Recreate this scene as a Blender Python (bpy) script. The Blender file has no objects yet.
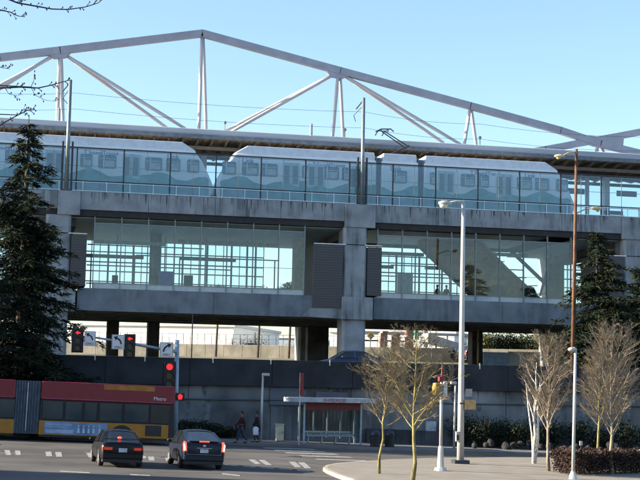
import bpy, bmesh, math, random
from mathutils import Vector as V, Matrix
R_=math.radians
sc=bpy.context.scene; C=sc.collection
random.seed(7)
# ------------------------------------------------------------------ camera
FP=1400.0; YAW=R_(12); PITCH=math.atan(144.4/FP); ROLL=R_(1.15)
F0=V((math.sin(YAW),math.cos(YAW),0)); R0=V((math.cos(YAW),-math.sin(YAW),0)); Z=V((0,0,1))
F=F0*math.cos(PITCH)+Z*math.sin(PITCH); U0=Z*math.cos(PITCH)-F0*math.sin(PITCH)
RR=R0*math.cos(ROLL)+U0*math.sin(ROLL); UU=U0*math.cos(ROLL)-R0*math.sin(ROLL)
cd=bpy.data.cameras.new('camera'); cam=bpy.data.objects.new('camera',cd); C.objects.link(cam)
cd.sensor_width=36; cd.lens=FP/640*36; cd.clip_end=5000; cd.clip_start=.3
M=Matrix((RR,UU,-F)).transposed().to_4x4(); cam.matrix_world=M; sc.camera=cam
def ray(px,py): return F*FP+RR*(px-320)-UU*(py-240)
def onY(px,py,Y): d=ray(px,py); return d*(Y/d.y)          # where the sight line meets the plane y=Y
def X(px,Y,py=300): return onY(px,py,Y).x
def Zh(px,py,Y): return onY(px,py,Y).z
def cl(a,lo,hi): return max(lo,min(hi,a))
def gz(x,y): return -3.1-.024*(cl(x,-70,110)+1.1)   # the street falls gently to the right
def onG(px,py,dz=0):
    d=ray(px,py); t=.001
    for _ in range(60):
        t=t*(gz(d.x*t,d.y*t)+dz)/(d.z*t)
    p=d*t; return V((p.x,p.y,gz(p.x,p.y)+dz))
def tz(x,y):                                                             # ground behind the retaining wall
    if y<97: return .85
    if y<128: return .85+(y-97)/31*1.5
    if y<300: return 2.35+(y-128)/172*1.2
    return 3.55
# ------------------------------------------------------------------ materials
MATS={}
def mat(name,col,rough=.7,metal=0,spec=.4,var=.12,scale=3,bump=0,streak=0,col2=None,stretch=(1,1,1),emit=None,detail=5):
    if name in MATS: return MATS[name]
    m=bpy.data.materials.new(name); m.use_nodes=True; MATS[name]=m
    n=m.node_tree.nodes; l=m.node_tree.links; b=n['Principled BSDF']
    b.inputs['Roughness'].default_value=rough; b.inputs['Metallic'].default_value=metal
    b.inputs['Specular IOR Level'].default_value=spec
    tc=n.new('ShaderNodeTexCoord'); mp=n.new('ShaderNodeMapping'); mp.inputs['Scale'].default_value=stretch
    l.new(tc.outputs['Object'],mp.inputs['Vector'])
    nz=n.new('ShaderNodeTexNoise'); nz.inputs['Scale'].default_value=scale; nz.inputs['Detail'].default_value=detail
    l.new(mp.outputs[0],nz.inputs['Vector'])
    cr=n.new('ShaderNodeValToRGB'); l.new(nz.outputs['Fac'],cr.inputs['Fac'])
    c2=col2 or [c*(1-2.2*var) for c in col]; c1=[min(1,c*(1+var)) for c in col]
    cr.color_ramp.elements[0].position=.32; cr.color_ramp.elements[1].position=.68
    cr.color_ramp.elements[0].color=(*c2,1); cr.color_ramp.elements[1].color=(*c1,1)
    out=cr.outputs['Color']
    if streak:
        m2=n.new('ShaderNodeMapping'); m2.inputs['Scale'].default_value=(1,1,.10); l.new(tc.outputs['Object'],m2.inputs['Vector'])
        n2=n.new('ShaderNodeTexNoise'); n2.inputs['Scale'].default_value=2.6; n2.inputs['Detail'].default_value=6; l.new(m2.outputs[0],n2.inputs['Vector'])
        r2=n.new('ShaderNodeValToRGB'); l.new(n2.outputs['Fac'],r2.inputs['Fac'])
        r2.color_ramp.elements[0].position=.38; r2.color_ramp.elements[1].position=.6
        k=1-streak; r2.color_ramp.elements[0].color=(k,k,k,1); r2.color_ramp.elements[1].color=(1,1,1,1)
        mx=n.new('ShaderNodeMix'); mx.data_type='RGBA'; mx.blend_type='MULTIPLY'; mx.inputs['Factor'].default_value=1
        n3=n.new('ShaderNodeTexNoise'); n3.inputs['Scale'].default_value=.45; n3.inputs['Detail'].default_value=3; l.new(tc.outputs['Object'],n3.inputs['Vector'])
        r3=n.new('ShaderNodeValToRGB'); r3.color_ramp.elements[0].position=.40; r3.color_ramp.elements[1].position=.62; l.new(n3.outputs['Fac'],r3.inputs['Fac']); l.new(r3.outputs['Color'],mx.inputs['Factor'])
        l.new(out,mx.inputs[6]); l.new(r2.outputs['Color'],mx.inputs[7]); out=mx.outputs[2]
    l.new(out,b.inputs['Base Color'])
    if bump:
        bp=n.new('ShaderNodeBump'); bp.inputs['Strength'].default_value=bump; bp.inputs['Distance'].default_value=.05
        l.new(nz.outputs['Fac'],bp.inputs['Height']); l.new(bp.outputs[0],b.inputs['Normal'])
    if emit:
        b.inputs['Emission Color'].default_value=(*emit[:3],1); b.inputs['Emission Strength'].default_value=emit[3]
    return m
def glass(name,tint,refl=.1,rough=.02,base=0.0):
    m=bpy.data.materials.new(name); m.use_nodes=True; n=m.node_tree.nodes; l=m.node_tree.links; n.clear(); MATS[name]=m
    o=n.new('ShaderNodeOutputMaterial'); t=n.new('ShaderNodeBsdfTransparent'); t.inputs[0].default_value=(*tint,1)
    g=n.new('ShaderNodeBsdfGlossy'); g.inputs['Roughness'].default_value=rough; g.inputs['Color'].default_value=(.9,.95,1,1)
    x=n.new('ShaderNodeMixShader'); lw=n.new('ShaderNodeFresnel'); lw.inputs['IOR'].default_value=1.5
    a=n.new('ShaderNodeMath'); a.operation='MULTIPLY_ADD'; a.inputs[1].default_value=refl; a.inputs[2].default_value=base; a.use_clamp=True
    l.new(lw.outputs[0],a.inputs[0]); l.new(a.outputs[0],x.inputs[0]); l.new(t.outputs[0],x.inputs[1]); l.new(g.outputs[0],x.inputs[2]); l.new(x.outputs[0],o.inputs[0])
    return m
conc=mat('concrete',(.255,.29,.325),.85,var=.12,scale=.8,bump=.15,streak=.62)
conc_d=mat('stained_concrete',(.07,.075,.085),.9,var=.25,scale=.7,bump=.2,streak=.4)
conc_w=mat('wall_concrete',(.20,.215,.225),.9,var=.36,scale=.22,bump=.2,streak=.45)
conc_l=mat('pale_concrete',(.36,.345,.31),.9,var=.12,scale=1,bump=.2,streak=.2)
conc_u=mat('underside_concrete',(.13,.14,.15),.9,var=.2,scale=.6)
ceil_m=mat('ceiling_panel',(.48,.66,.72),.6,var=.1,scale=.5,stretch=(1,.2,1))
rib_m=mat('ribbed_metal',(.085,.085,.095),.6,.3,var=.1,scale=20,stretch=(.05,1,6))
steel=mat('painted_steel',(.33,.34,.40),.45,.1,var=.06,scale=1.2)
white_steel=mat('white_painted_steel',(.46,.44,.45),.5,.0,var=.04,scale=.5)
dark_steel=mat('dark_steel',(.045,.055,.07),.5,.4,var=.1)
mull_m=mat('mullion_metal',(.20,.24,.26),.45,.5,var=.08)
rail_m=mat('handrail_metal',(.62,.66,.70),.35,.6,var=.05)
fascia_m=mat('roof_fascia',(.37,.40,.45),.5,.2,var=.06,scale=.7,stretch=(.3,1,3))
wood_m=mat('soffit_wood',(.26,.17,.09),.7,var=.4,scale=2,stretch=(1.2,.1,.1))
glass_m=glass('clear_glass',(.90,.96,.98),.3)
glass_s=glass('screen_glass',(.80,.88,.92),.4,.04,.03)
glass_f=glass('coated_glass',(.90,.96,.98),.45,.02,.022)
glass_d=mat('dark_glass',(.012,.016,.02),.06,0,.8,var=.1)
bark=mat('mossy_bark',(.23,.19,.07),.9,var=.3,scale=9,bump=.5,stretch=(1,1,.3))
bark_g=mat('grey_bark',(.24,.20,.15),.9,var=.25,scale=9,bump=.5,stretch=(1,1,.3))
twig_m=mat('twig_bark',(.25,.20,.12),.85,var=.2,scale=6)
twig_p=mat('pale_twig_bark',(.30,.24,.17),.85,var=.2,scale=6)
birch=mat('white_bark',(.62,.58,.50),.8,var=.22,scale=5,stretch=(1,1,2.5))
dark_bark=mat('dark_bark',(.05,.04,.035),.9,var=.2)
needle=mat('conifer_needles',(.012,.020,.013),.85,spec=.1,var=.35,scale=1.2,col2=(.005,.009,.008))
needle_lit=mat('sunlit_tip_needles',(.038,.042,.014),.85,spec=.1,var=.3,scale=1.5,col2=(.013,.018,.010))  # yellower needles for the tips, sunlight put into their colour
leaf_d=mat('dark_leaves',(.018,.026,.015),.9,spec=.15,var=.3,scale=2)
leaf_g=mat('shrub_leaves',(.09,.10,.035),.8,spec=.2,var=.3,scale=2)
hedge_m=mat('reddish_hedge_leaves',(.040,.021,.016),.85,var=.35,scale=5)
asph=mat('asphalt',(.060,.058,.057),.9,var=.24,scale=.3,bump=.1,detail=10)
ground_m=mat('bare_ground',(.14,.12,.075),.95,var=.25,scale=.4,bump=.3,col2=(.06,.07,.03))
grass_m=mat('dry_grass_bank',(.20,.155,.075),.95,var=.25,scale=.9,bump=.3)
pave=mat('plaza_concrete',(.195,.178,.152),.9,var=.08,scale=.9,bump=.05,detail=8)
side_m=mat('sidewalk_concrete',(.15,.145,.14),.9,var=.1,scale=.8)
kerb_m=mat('kerb_concrete',(.32,.28,.22),.9,var=.1,scale=1)
paint=mat('road_paint',(.31,.31,.30),.8,var=.1,scale=7,col2=(.11,.11,.108))
rubber=mat('rubber',(.02,.02,.02),.85,var=.1)
chrome=mat('wheel_alloy',(.45,.46,.48),.3,.8,var=.05)
black=mat('black_plastic',(.015,.015,.017),.6,var=.1)
white_sign=mat('white_sign_sheet',(.55,.57,.60),.5,var=.03)
red_off=mat('red_sign_sheet',(.17,.015,.02),.5,var=.08)
green_s=mat('green_sign_sheet',(.03,.28,.16),.5,var=.05)
red_on=mat('lit_red_lamp',(.5,.02,.02),.4,emit=(1,.02,.03,.42))
tail_on=mat('lit_brake_lamp',(.6,.05,.03),.3,emit=(1,.10,.06,.55))
tail_hot=mat('lit_brake_bulb',(.6,.3,.2),.3,emit=(1,.75,.55,.7))
tail_off=mat('red_lens',(.30,.015,.015),.2,var=.05)
amber=mat('amber_lens',(.5,.13,.02),.25,var=.05)
# ------------------------------------------------------------------ mesh helper
class MB:
    def __init__(s): s.v=[]; s.f=[]
    def add(s,vs,fs):
        o=len(s.v); s.v+=[V(p) for p in vs]; s.f+=[[i+o for i in f] for f in fs]; return s
    def box(s,x0,x1,y0,y1,z0,z1):
        return s.add([(x,y,z) for z in(z0,z1) for y in(y0,y1) for x in(x0,x1)],[(0,2,3,1),(4,5,7,6),(0,1,5,4),(2,6,7,3),(0,4,6,2),(1,3,7,5)])
    def beam(s,a,b,w,h=None,up=Z):
        a=V(a);b=V(b);h=h or w; d=(b-a).normalized()
        if abs(d.dot(up))>.99: up=V((0,1,0))
        sd=d.cross(up).normalized(); u=sd.cross(d)
        vs=[p+sd*(i*w/2)+u*(j*h/2) for p in(a,b) for i,j in((-1,-1),(1,-1),(1,1),(-1,1))]
        return s.add(vs,[(0,1,2,3),(7,6,5,4),(0,4,5,1),(1,5,6,2),(2,6,7,3),(3,7,4,0)])
    def tube(s,pts,rad,n=8,cap=True):
        pts=[V(p) for p in pts]; k=len(pts)
        if not hasattr(rad,'__len__'): rad=[rad]*k
        vs=[];fs=[]; ref=None
        for i,p in enumerate(pts):
            d=(pts[min(i+1,k-1)]-pts[max(i-1,0)]).normalized()
            if ref is None: ref=V((1,0,0)) if abs(d.x)<.8 else V((0,1,0))
            a=d.cross(ref).normalized(); b=d.cross(a).normalized(); ref=-b if False else ref
            for j in range(n):
                t=2*math.pi*j/n; vs.append(p+(a*math.cos(t)+b*math.sin(t))*rad[i])
        for i in range(k-1):
            for j in range(n):
                fs.append((i*n+j,i*n+(j+1)%n,(i+1)*n+(j+1)%n,(i+1)*n+j))
        if cap: fs+=[tuple(range(n-1,-1,-1)),tuple(range((k-1)*n,k*n))]
        return s.add(vs,fs)
    def prism(s,poly,axis,a,b):     # poly of 2D points, extruded along axis between a and b
        f={'x':lambda p,t:(t,p[0],p[1]),'y':lambda p,t:(p[0],t,p[1]),'z':lambda p,t:(p[0],p[1],t)}[axis]; n=len(poly)
        vs=[f(p,a) for p in poly]+[f(p,b) for p in poly]
        return s.add(vs,[tuple(range(n)),tuple(range(2*n-1,n-1,-1))]+[(i,i+n,(i+1)%n+n,(i+1)%n) for i in range(n)])
    def sphere(s,c,r,nu=12,nv=8,sx=1,sy=1,sz=1):
        vs=[];fs=[];c=V(c)
        for i in range(nv+1):
            for j in range(nu):
                a=math.pi*i/nv; t=2*math.pi*j/nu
                vs.append(c+V((sx*math.sin(a)*math.cos(t),sy*math.sin(a)*math.sin(t),sz*math.cos(a)))*r)
        for i in range(nv):
            for j in range(nu): fs.append((i*nu+j,i*nu+(j+1)%nu,(i+1)*nu+(j+1)%nu,(i+1)*nu+j))
        return s.add(vs,fs)
    def build(s,name,m,parent=None,smooth=False,bevel=0,sub=0,loc=None):
        me=bpy.data.meshes.new(name); me.from_pydata([tuple(v) for v in s.v],[],s.f)
        bm=bmesh.new(); bm.from_mesh(me)
        if len(bm.faces)<20000: bmesh.ops.recalc_face_normals(bm,faces=bm.faces)
        bm.to_mesh(me); bm.free(); me.materials.append(m)
        if smooth: me.polygons.foreach_set('use_smooth',[True]*len(me.polygons))
        o=bpy.data.objects.new(name,me); C.objects.link(o)
        if parent: o.parent=parent
        if loc: o.location=loc
        if bevel:
            b=o.modifiers.new('bevel','BEVEL'); b.width=bevel; b.segments=2; b.limit_method='ANGLE'
        if sub:
            u=o.modifiers.new('sub','SUBSURF'); u.levels=sub; u.render_levels=sub
        return o
def tag(o,label=None,cat=None,group=None,kind=None):
    if label: o['label']=label
    if cat: o['category']=cat
    if group: o['group']=group
    if kind: o['kind']=kind
    return o
def thing(name,loc,label,cat,group=None,rz=0):
    o=bpy.data.objects.new(name,None); C.objects.link(o); o.empty_display_size=.2
    o.location=loc; o.rotation_euler=(0,0,rz); return tag(o,label,cat,group)
def kids(o): return [c for c in bpy.data.objects if c.parent==o]
def copy_tree(o,parent=None):
    c=o.copy(); C.objects.link(c)
    if parent: c.parent=parent
    for k in kids(o): copy_tree(k,c)
    return c
def text(name,s,size,m,parent,loc,rot,depth=.004,align='CENTER',sx=1):
    cu=bpy.data.curves.new(name,'FONT'); cu.body=s; cu.size=size; cu.extrude=depth; cu.align_x=align; cu.align_y='CENTER'
    t=bpy.data.objects.new('tmp',cu); C.objects.link(t); bpy.context.view_layer.update()
    me=bpy.data.meshes.new_from_object(t); bpy.data.objects.remove(t); me.materials.append(m)
    o=bpy.data.objects.new(name,me); C.objects.link(o); o.parent=parent; o.location=loc; o.rotation_euler=rot; o.scale=(sx,1,1)
    return o
FACE=(R_(90),0,0)      # lettering that faces the camera side (-y)
# ------------------------------------------------------------------ ground, streets
def lin(a,b,n): return [a+(b-a)*i/n for i in range(n+1)]
xs=[-3000,-600,-200]+lin(-100,140,24)+[300,900,3000]
ys=[-600,-150]+lin(-20,84,13)
vs=[];fs=[]
rows=[(y,0) for y in ys]+[(84.35,1),(90,1),(97,1),(112,1),(128,1),(160,1),(300,1),(900,1),(4000,1)]
for y,up in rows:
    for x in xs: vs.append((x,y,(tz(x,y) if up else gz(x,y))-.02))
nx=len(xs)
for j in range(len(rows)-1):
    for i in range(nx-1): fs.append((j*nx+i,j*nx+i+1,(j+1)*nx+i+1,(j+1)*nx+i))
tag(MB().add(vs,fs).build('ground',ground_m),kind='structure')
def sheet(name,m,x0,x1,y0,y1,dz,n=30,k=6,fn=gz):
    b=MB(); X_=lin(x0,x1,n); Y_=lin(y0,y1,k)
    b.add([(x,y,fn(x,y)+dz) for y in Y_ for x in X_],[(j*(n+1)+i,j*(n+1)+i+1,(j+1)*(n+1)+i+1,(j+1)*(n+1)+i) for j in range(k) for i in range(n)])
    return tag(b.build(name,m),kind='structure')
sheet('road',asph,-110,140,-20,76.9,.0,25,12)
sheet('highway',asph,-110,160,87,96,.0,10,2,tz)
b=MB(); n=50; X_=lin(-100,140,n)
for i in range(n):
    a,c=X_[i],X_[i+1]
    b.add([(a,77.0,gz(a,77)+.14),(c,77.0,gz(c,77)+.14),(c,83.9,gz(c,84)+.16),(a,83.9,gz(a,84)+.16)],[(0,1,2,3)])
tag(b.build('sidewalk',side_m),kind='structure')
b=MB()
for i in range(n):
    a,c=X_[i],X_[i+1]; e=.012
    b.add([(a,76.8,gz(a,77)-.02),(c-e,76.8,gz(c,77)-.02),(c-e,77,gz(c,77)-.02),(a,77,gz(a,77)-.02),(a,76.8,gz(a,77)+.145),(c-e,76.8,gz(c,77)+.145),(c-e,77,gz(c,77)+.145),(a,77,gz(a,77)+.145)],
      [(0,1,5,4),(4,5,6,7),(0,4,7,3),(1,2,6,5)])
tag(b.build('kerb',side_m),kind='structure')
# the plaza corner with its kerb
edge=[(700,560),(440,540),(398,500),(372,486),(352,479),(338,474.5),(327,470),(323,467.5),(326,465),(336,463.2),(356,461.4),(390,459.4),(430,458),(500,457.2),(640,457.4),(760,459)]
P=[onG(*e,.14) for e in edge]
ctr=sum(P,V((0,0,0)))/len(P)
def inset(P,d):
    out=[]
    for i,p in enumerate(P):
        a=P[i-1];c=P[(i+1)%len(P)]; t=(c-a); t.z=0; t.normalize(); nrm=V((t.y,-t.x,0))
        if nrm.dot(ctr-p)<0 and i in(0,len(P)-1): nrm=-nrm
        q=p+nrm*d; q.z=gz(q.x,q.y)+.14; out.append(q)
    return out
Q=inset(P,.18); n=len(P); b=MB(); b.add([p for p in P]+[q for q in Q]+[V((p.x,p.y,gz(p.x,p.y)-.03)) for p in P],[(i,(i+1)%n,(i+1)%n+n,i+n) for i in range(n)]+[(i,(i+1)%n,(i+1)%n+2*n,i+2*n) for i in range(n)])
tag(b.build('kerb',kerb_m),kind='structure')
tag(MB().add([q+V((0,0,-.004)) for q in Q],[tuple(range(n))]).build('pavement',pave),kind='structure')
b=MB()   # saw-cut joints in the plaza paving
for k in range(9):
    y=62.8-k*3.2; x0=max(4.5,X(345 if k<3 else 395,y,470)+1.0); b.add([(x0,y,gz(x0,y)+.1405),(60,y,gz(60,y)+.1405),(60,y+.03,gz(60,y)+.1405),(x0,y+.03,gz(x0,y)+.1405)],[(0,1,2,3)])
tag(b.build('paving_joint',mat('joint_dark',(.16,.14,.11),.9)),kind='structure')
def quadpx(b,q,dz=.006): b.add([onG(x,y,dz) for x,y in q],[(0,1,2,3)])
b=MB()
for x0,y0,x1,y1,w in [(4.4,450,11.3,455,5.2),(14.8,450.5,21,455,5.2),(45.3,451.6,52.3,456.2,6),(55,452,62.5,456.7,6.2),(86.4,452.8,95,457.4,6.2),(96,453.2,104,457.8,6.2),(141,456,146,458.4,5),
      (148,456.5,155,460.5,6),(165,457,172,461,6),(248.3,459.5,261.4,464,6),(258.6,460,272,465,6),(288.8,461.7,301.4,467.2,6.5),(298,462.3,311.3,468.3,6.5)]:
    quadpx(b,[(x0,y0),(x0+w,y0),(x1,y1),(x1-w,y1)])
for i in range(5):
    quadpx(b,[(225+i*18,464.3+i*1.35),(238+i*18,465.2+i*1.35),(238+i*18,466.1+i*1.35),(225+i*18,465.2+i*1.35)])
quadpx(b,[(222,473),(240,475),(240,476.3),(222,474.3)]); quadpx(b,[(60,470.6),(90,472.2),(90,473.2),(60,471.6)]); quadpx(b,[(130,474),(150,475),(150,476),(130,475)])
tag(b.build('lane_marking',paint),kind='structure')
b=MB()
for i,(x,y) in enumerate([(262,447.3),(272,449.6),(284,452.2),(298,455.2),(314,458.6)]):
    quadpx(b,[(x,y),(x+50,y+1.6),(x+56,y+2.7),(x+4,y+1.0)])
tag(b.build('crosswalk_marking',paint),kind='structure')
rp=random.Random(12)
def strip(name,pts,w,m_,dz):
    b=MB()
    for (x0,y0),(x1,y1) in zip(pts,pts[1:]):
        d=V((x1-x0,y1-y0)); d.normalize(); nn=V((-d.y,d.x))*w/2
        b.add([(x0-nn.x,y0-nn.y,gz(x0,0)+dz),(x1-nn.x,y1-nn.y,gz(x1,0)+dz),(x1+nn.x,y1+nn.y,gz(x1,0)+dz),(x0+nn.x,y0+nn.y,gz(x0,0)+dz)],[(0,1,2,3)])
    return tag(b.build(name,m_),kind='structure')
tar=mat('tar_seal',(.018,.018,.02),.55)
for k in range(14):
    x=rp.uniform(-8,34); y=rp.uniform(46,74); pts=[(x,y)]; an=rp.choice((0,0,math.pi/2,.5))+rp.uniform(-.2,.2)
    for j in range(9): an+=rp.uniform(-.35,.35); x+=math.cos(an)*.9; y+=math.sin(an)*.9; pts.append((x,y))
    strip('tar_seam',pts,.07,tar,.003)
for x,y,w,l_ in((-3,63,3.4,6),(9,70,2.6,9),(16,60.5,2.2,3),(1,54,2,5)):
    strip('asphalt_patch',[(x,y),(x+l_,y)],w,mat('patch_asphalt',(.038,.038,.040),.85,var=.15,scale=2),.002)
for x,y in((6.5,61.5),(13,66),(-1,68)):
    b=MB(); b.tube([(x,y,gz(x,y)-.01),(x,y,gz(x,y)+.009)],.36,20); tag(b.build('manhole_cover',mat('cast_iron',(.035,.03,.028),.6,.5)),'round iron manhole cover in the road, '+{6.5:'nearest the cars',13:'by the crosswalk',-1:'in front of the bus bellows'}[x],'manhole cover')
b=MB()
for s in(0,.25): 
    X_=lin(22,110,20)
    for i in range(20):
        a,c=X_[i],X_[i+1]; y=75.6+s; b.add([(a,y,gz(a,y)+.006),(c,y,gz(c,y)+.006),(c,y+.12,gz(c,y)+.006),(a,y+.12,gz(a,y)+.006)],[(0,1,2,3)])
tag(b.build('yellow_lane_marking',mat('yellow_road_paint',(.50,.34,.05),.8)),kind='structure')
# ------------------------------------------------------------------ retaining wall
YW=84.0
w=RW=thing('retaining_wall',(0,0,0),'long stained concrete retaining wall with dark parapet behind the bus and shelter','wall')
b=MB(); X_=lin(-90,130,44)
for i in range(44): b.box(X_[i]+.012,X_[i+1]-.012,YW,YW+.4,-7,-1.05)
for i in range(44): b.box(X_[i]+.012,X_[i+1]-.012,YW+.03,YW+.4,-1.0,-.2)
b.build('wall_panel',conc_w,w,bevel=.02)
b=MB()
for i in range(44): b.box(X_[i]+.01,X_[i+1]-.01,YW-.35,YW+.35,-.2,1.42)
b.build('parapet',mat('shade_dark_parapet',(.030,.034,.042),.9,var=.25,scale=.5,bump=.2,streak=.2),w,bevel=.02)  # dark concrete deepened to near black, street-level shade put into the colour
b=MB()
for px in(145,213,271,95,330,400,480): x=X(px,YW-.4,360); b.box(x-.025,x+.025,YW-.39,YW-.35,1.15,1.52)
b.build('joint_post',rail_m,w)
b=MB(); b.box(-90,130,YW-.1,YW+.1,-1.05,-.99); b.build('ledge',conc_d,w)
# ------------------------------------------------------------------ station
ST=thing('train_station',(25,105,.85),'elevated concrete rail station with glazed mezzanine and long roof canopy','station'); ST.location=(0,0,0)
YF=105.0; YB=124.0
XL,XR=X(-260,YF),X(900,YF)
zt=13.97; zg=12.62
caps=[(X(58,YF,200),X(80.5,YF,200)),(X(345,YF,215),X(375,YF,215)),(X(622,YF,230),X(652,YF,230))]
caps=[(caps[0][0],caps[0][1]),caps[1],caps[2]]
sp=caps[1][0]-caps[0][0]
caps=[(caps[0][0]-sp,caps[0][1]-sp)]+caps+[(caps[2][0]+sp,caps[2][1]+sp)]
# platform girders between caps
def girders(y0,y1,z0,z1,name):
    xs_=[XL]+[v for c in caps for v in c]+[XR]
    for i in range(0,len(xs_),2):
        a,c=xs_[i],xs_[i+1]; m_=(a+c)/2
        b=MB(); 
        k=max(1,int((c-a)/4.9)); L=lin(a,c,k)
        for j in range(k): b.box(L[j]+.012,L[j+1]-.012,y0,y1,z0,z1)
        b.build(name,conc,ST,bevel=.02)
girders(YF,YF+.6,zg,zt,'platform_girder'); girders(YB-.6,YB,zg,zt,'platform_girder')
for a,c in caps:
    MB().box(a,c,YF-.22,YF+1.6,12.15,zt+.003).build('pier_cap',conc,ST,bevel=.04)
    MB().box(a,c,YB-1.6,YB+.22,12.15,zt+.003).build('pier_cap',conc,ST,bevel=.04)
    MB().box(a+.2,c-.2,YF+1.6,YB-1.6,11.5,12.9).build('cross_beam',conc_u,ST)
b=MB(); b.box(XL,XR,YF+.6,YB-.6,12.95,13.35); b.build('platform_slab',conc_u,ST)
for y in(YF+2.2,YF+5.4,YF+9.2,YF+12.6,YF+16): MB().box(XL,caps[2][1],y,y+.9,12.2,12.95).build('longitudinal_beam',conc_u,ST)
rs=random.Random(3); hole=mat('tie_hole',(.04,.042,.045),.9); drip=mat('drip_stain',(.075,.08,.085),.9,var=.3,scale=3); pale=mat('lime_streak',(.34,.35,.35),.9,var=.2,scale=3)
sb=MB(); dm=MB(); pm=MB(); x=XL+1
while x<XR-1:
    incap=any(c_[0]-.3<x<c_[1]+.3 for c_ in caps)
    if not incap:
        for z_ in(zg+.32,zt-.3): sb.tube([(x,YF-.004,z_),(x,YF+.01,z_)],[.028,.028],8)
        for k in range(3):
            q=x+rs.uniform(-.6,.6); h_=rs.uniform(.25,1.15); w_=rs.uniform(.015,.06); m_=(dm if rs.random()<.8 else pm)
            if not any(c_[0]-.4<q<c_[1]+.4 for c_ in caps): m_.add([(q-w_,YF-.0025-rs.random()*.002,zt-.01),(q+w_,YF-.003,zt-.01),(q+w_*.5,YF-.003,zt-h_*.7),(q+w_*.1,YF-.003,zt-h_),(q-w_*.6,YF-.003,zt-h_*.6)],[(0,1,2,3,4)])
    x+=1.22
for m_,nm,mt in((sb,'tie_hole',hole),(dm,'drip_stain',drip),(pm,'lime_streak',pale)): o=m_.build(nm,mt,ST); o['kind']='stuff'
# recessed dark fascia band between girder and glazing
bays=[]
cx=[]
for k,(a,c) in enumerate(caps):
    w0=c-a; cx.append((a+.0,c-.0))
cols=[]
for a,c in caps:
    cols.append(c-.95-.0)  # column centre
gl_edges=[(X(93,YF,260)-sp-.0,X(93,YF,260)-4.0-0),(X(93.5,YF,260),X(304.5,YF,260)),(X(377.5,YF,265),X(377.5,YF,265)+(X(304.5,YF,260)-X(93.5,YF,260))),]
span=gl_edges[1][1]-gl_edges[1][0]; pitch=gl_edges[2][0]-gl_edges[1][0]
gl_edges=[(gl_edges[1][0]+(k)*pitch,gl_edges[1][1]+(k)*pitch) for k in(-1,0,1,2)]
print('span',span,'pitch',pitch,'cap pitch',sp)
zs=6.78; zc=12.15
for a,c in gl_edges:
    # front glazing
    k=8; L=lin(a,c,k)
    b=MB()
    for j in range(k): MB().box(L[j]+.03,L[j+1]-.03,YF+.12,YF+.15,zs+.4,zc-.55).build('glass_pane',glass_f,ST)
    b=MB()
    for j in range(k): b.box(L[j]+.03,L[j+1]-.03,YF+.10,YF+.14,zs,zs+.38)
    b.build('spandrel_panel',mat('spandrel_glass',(.33,.40,.45),.15,.0,.7,var=.05),ST)
    b=MB()
    for x in L: b.box(x-.035,x+.035,YF+.02,YF+.24,zs,zc-.02)
    b.build('mullion',mull_m,ST)
    b=MB(); b.box(a,c,YF+.05,YF+.2,zc-.55,zc-.47); b.box(a,c,YF+.05,YF+.2,zs+.385,zs+.44); b.box(a,c,YF+.07,YF+.17,zs+2.0,zs+2.03); b.build('glazing_bar',mull_m,ST)
    # back glazing with a denser grid
    b=MB(); b.box(a,c,YB-.3,YB-.27,zs,zc); b.build('glass_pane',glass_m,ST)
    L2=lin(a,c,22); b=MB(); rnd=random.Random(int(a*10))
    for j,x in enumerate(L2):
        w_=.07 if j%3 else .17
        b.box(x-w_/2,x+w_/2,YB-.45,YB-.18,zs,zc)
    for z in(7.7,8.6,9.5,10.3,11.2): b.box(a,c,YB-.42,YB-.30,z-.05,z+.05)
    b.build('mullion',mat('sunlit_lattice_metal',(.50,.56,.60),.4,.2),ST)  # back bars coloured paler than the front ones, sunlight put into the colour
    # interior: handrails, hung beams and a line of inner posts
    b=MB(); L3=lin(a+.6,c-.8,8)
    for j,x in enumerate(L3):
        xx=x+rnd.uniform(-.5,.5)
        b.box(xx-.05,xx+.05,YF+11,YF+11.1,zs,zc-(.2 if j%2 else 1.8))
    for z,x0,x1 in((zs+1.1,.0,1),(zs+2.6,.0,.75),(zs+3.55,.25,1),(zs+4.3,0,.6)): b.box(a+(c-a)*x0,a+(c-a)*x1,YF+11.02,YF+11.08,z-.05,z+.05)
    b.build('inner_railing',mull_m,ST)
    b=MB()
    for z,x0,x1,y in((10.9,.02,.38,YF+8),(10.2,.0,.3,YF+13),(11.3,.45,.98,YF+9),(10.35,.5,.8,YF+14)):
        b.box(a+(c-a)*x0,a+(c-a)*x1,y,y+.35,z,z+.28)
    b.build('ceiling_duct',mat('duct_metal',(.34,.38,.40),.5,.4),ST)
ra,rc=gl_edges[2][0]-1.2,gl_edges[2][1]+1
for x0_,x1_ in((XL,ra),(rc,XR)): MB().box(x0_,x1_,YF+.9,YB-.9,zc-.06,zc+.04).build('mezzanine_ceiling',ceil_m,ST)
MB().box(ra+.01,rc-.01,YF+.9,YB-.9,12.88,12.94).build('mezzanine_ceiling',ceil_m,ST)
b=MB(); b.box(XL,XR,YF+.15,YF+1.0,zc-.0,zg+.2); b.build('recessed_band',mat('shadow_gap_metal',(.03,.03,.035),.8),ST)
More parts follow.
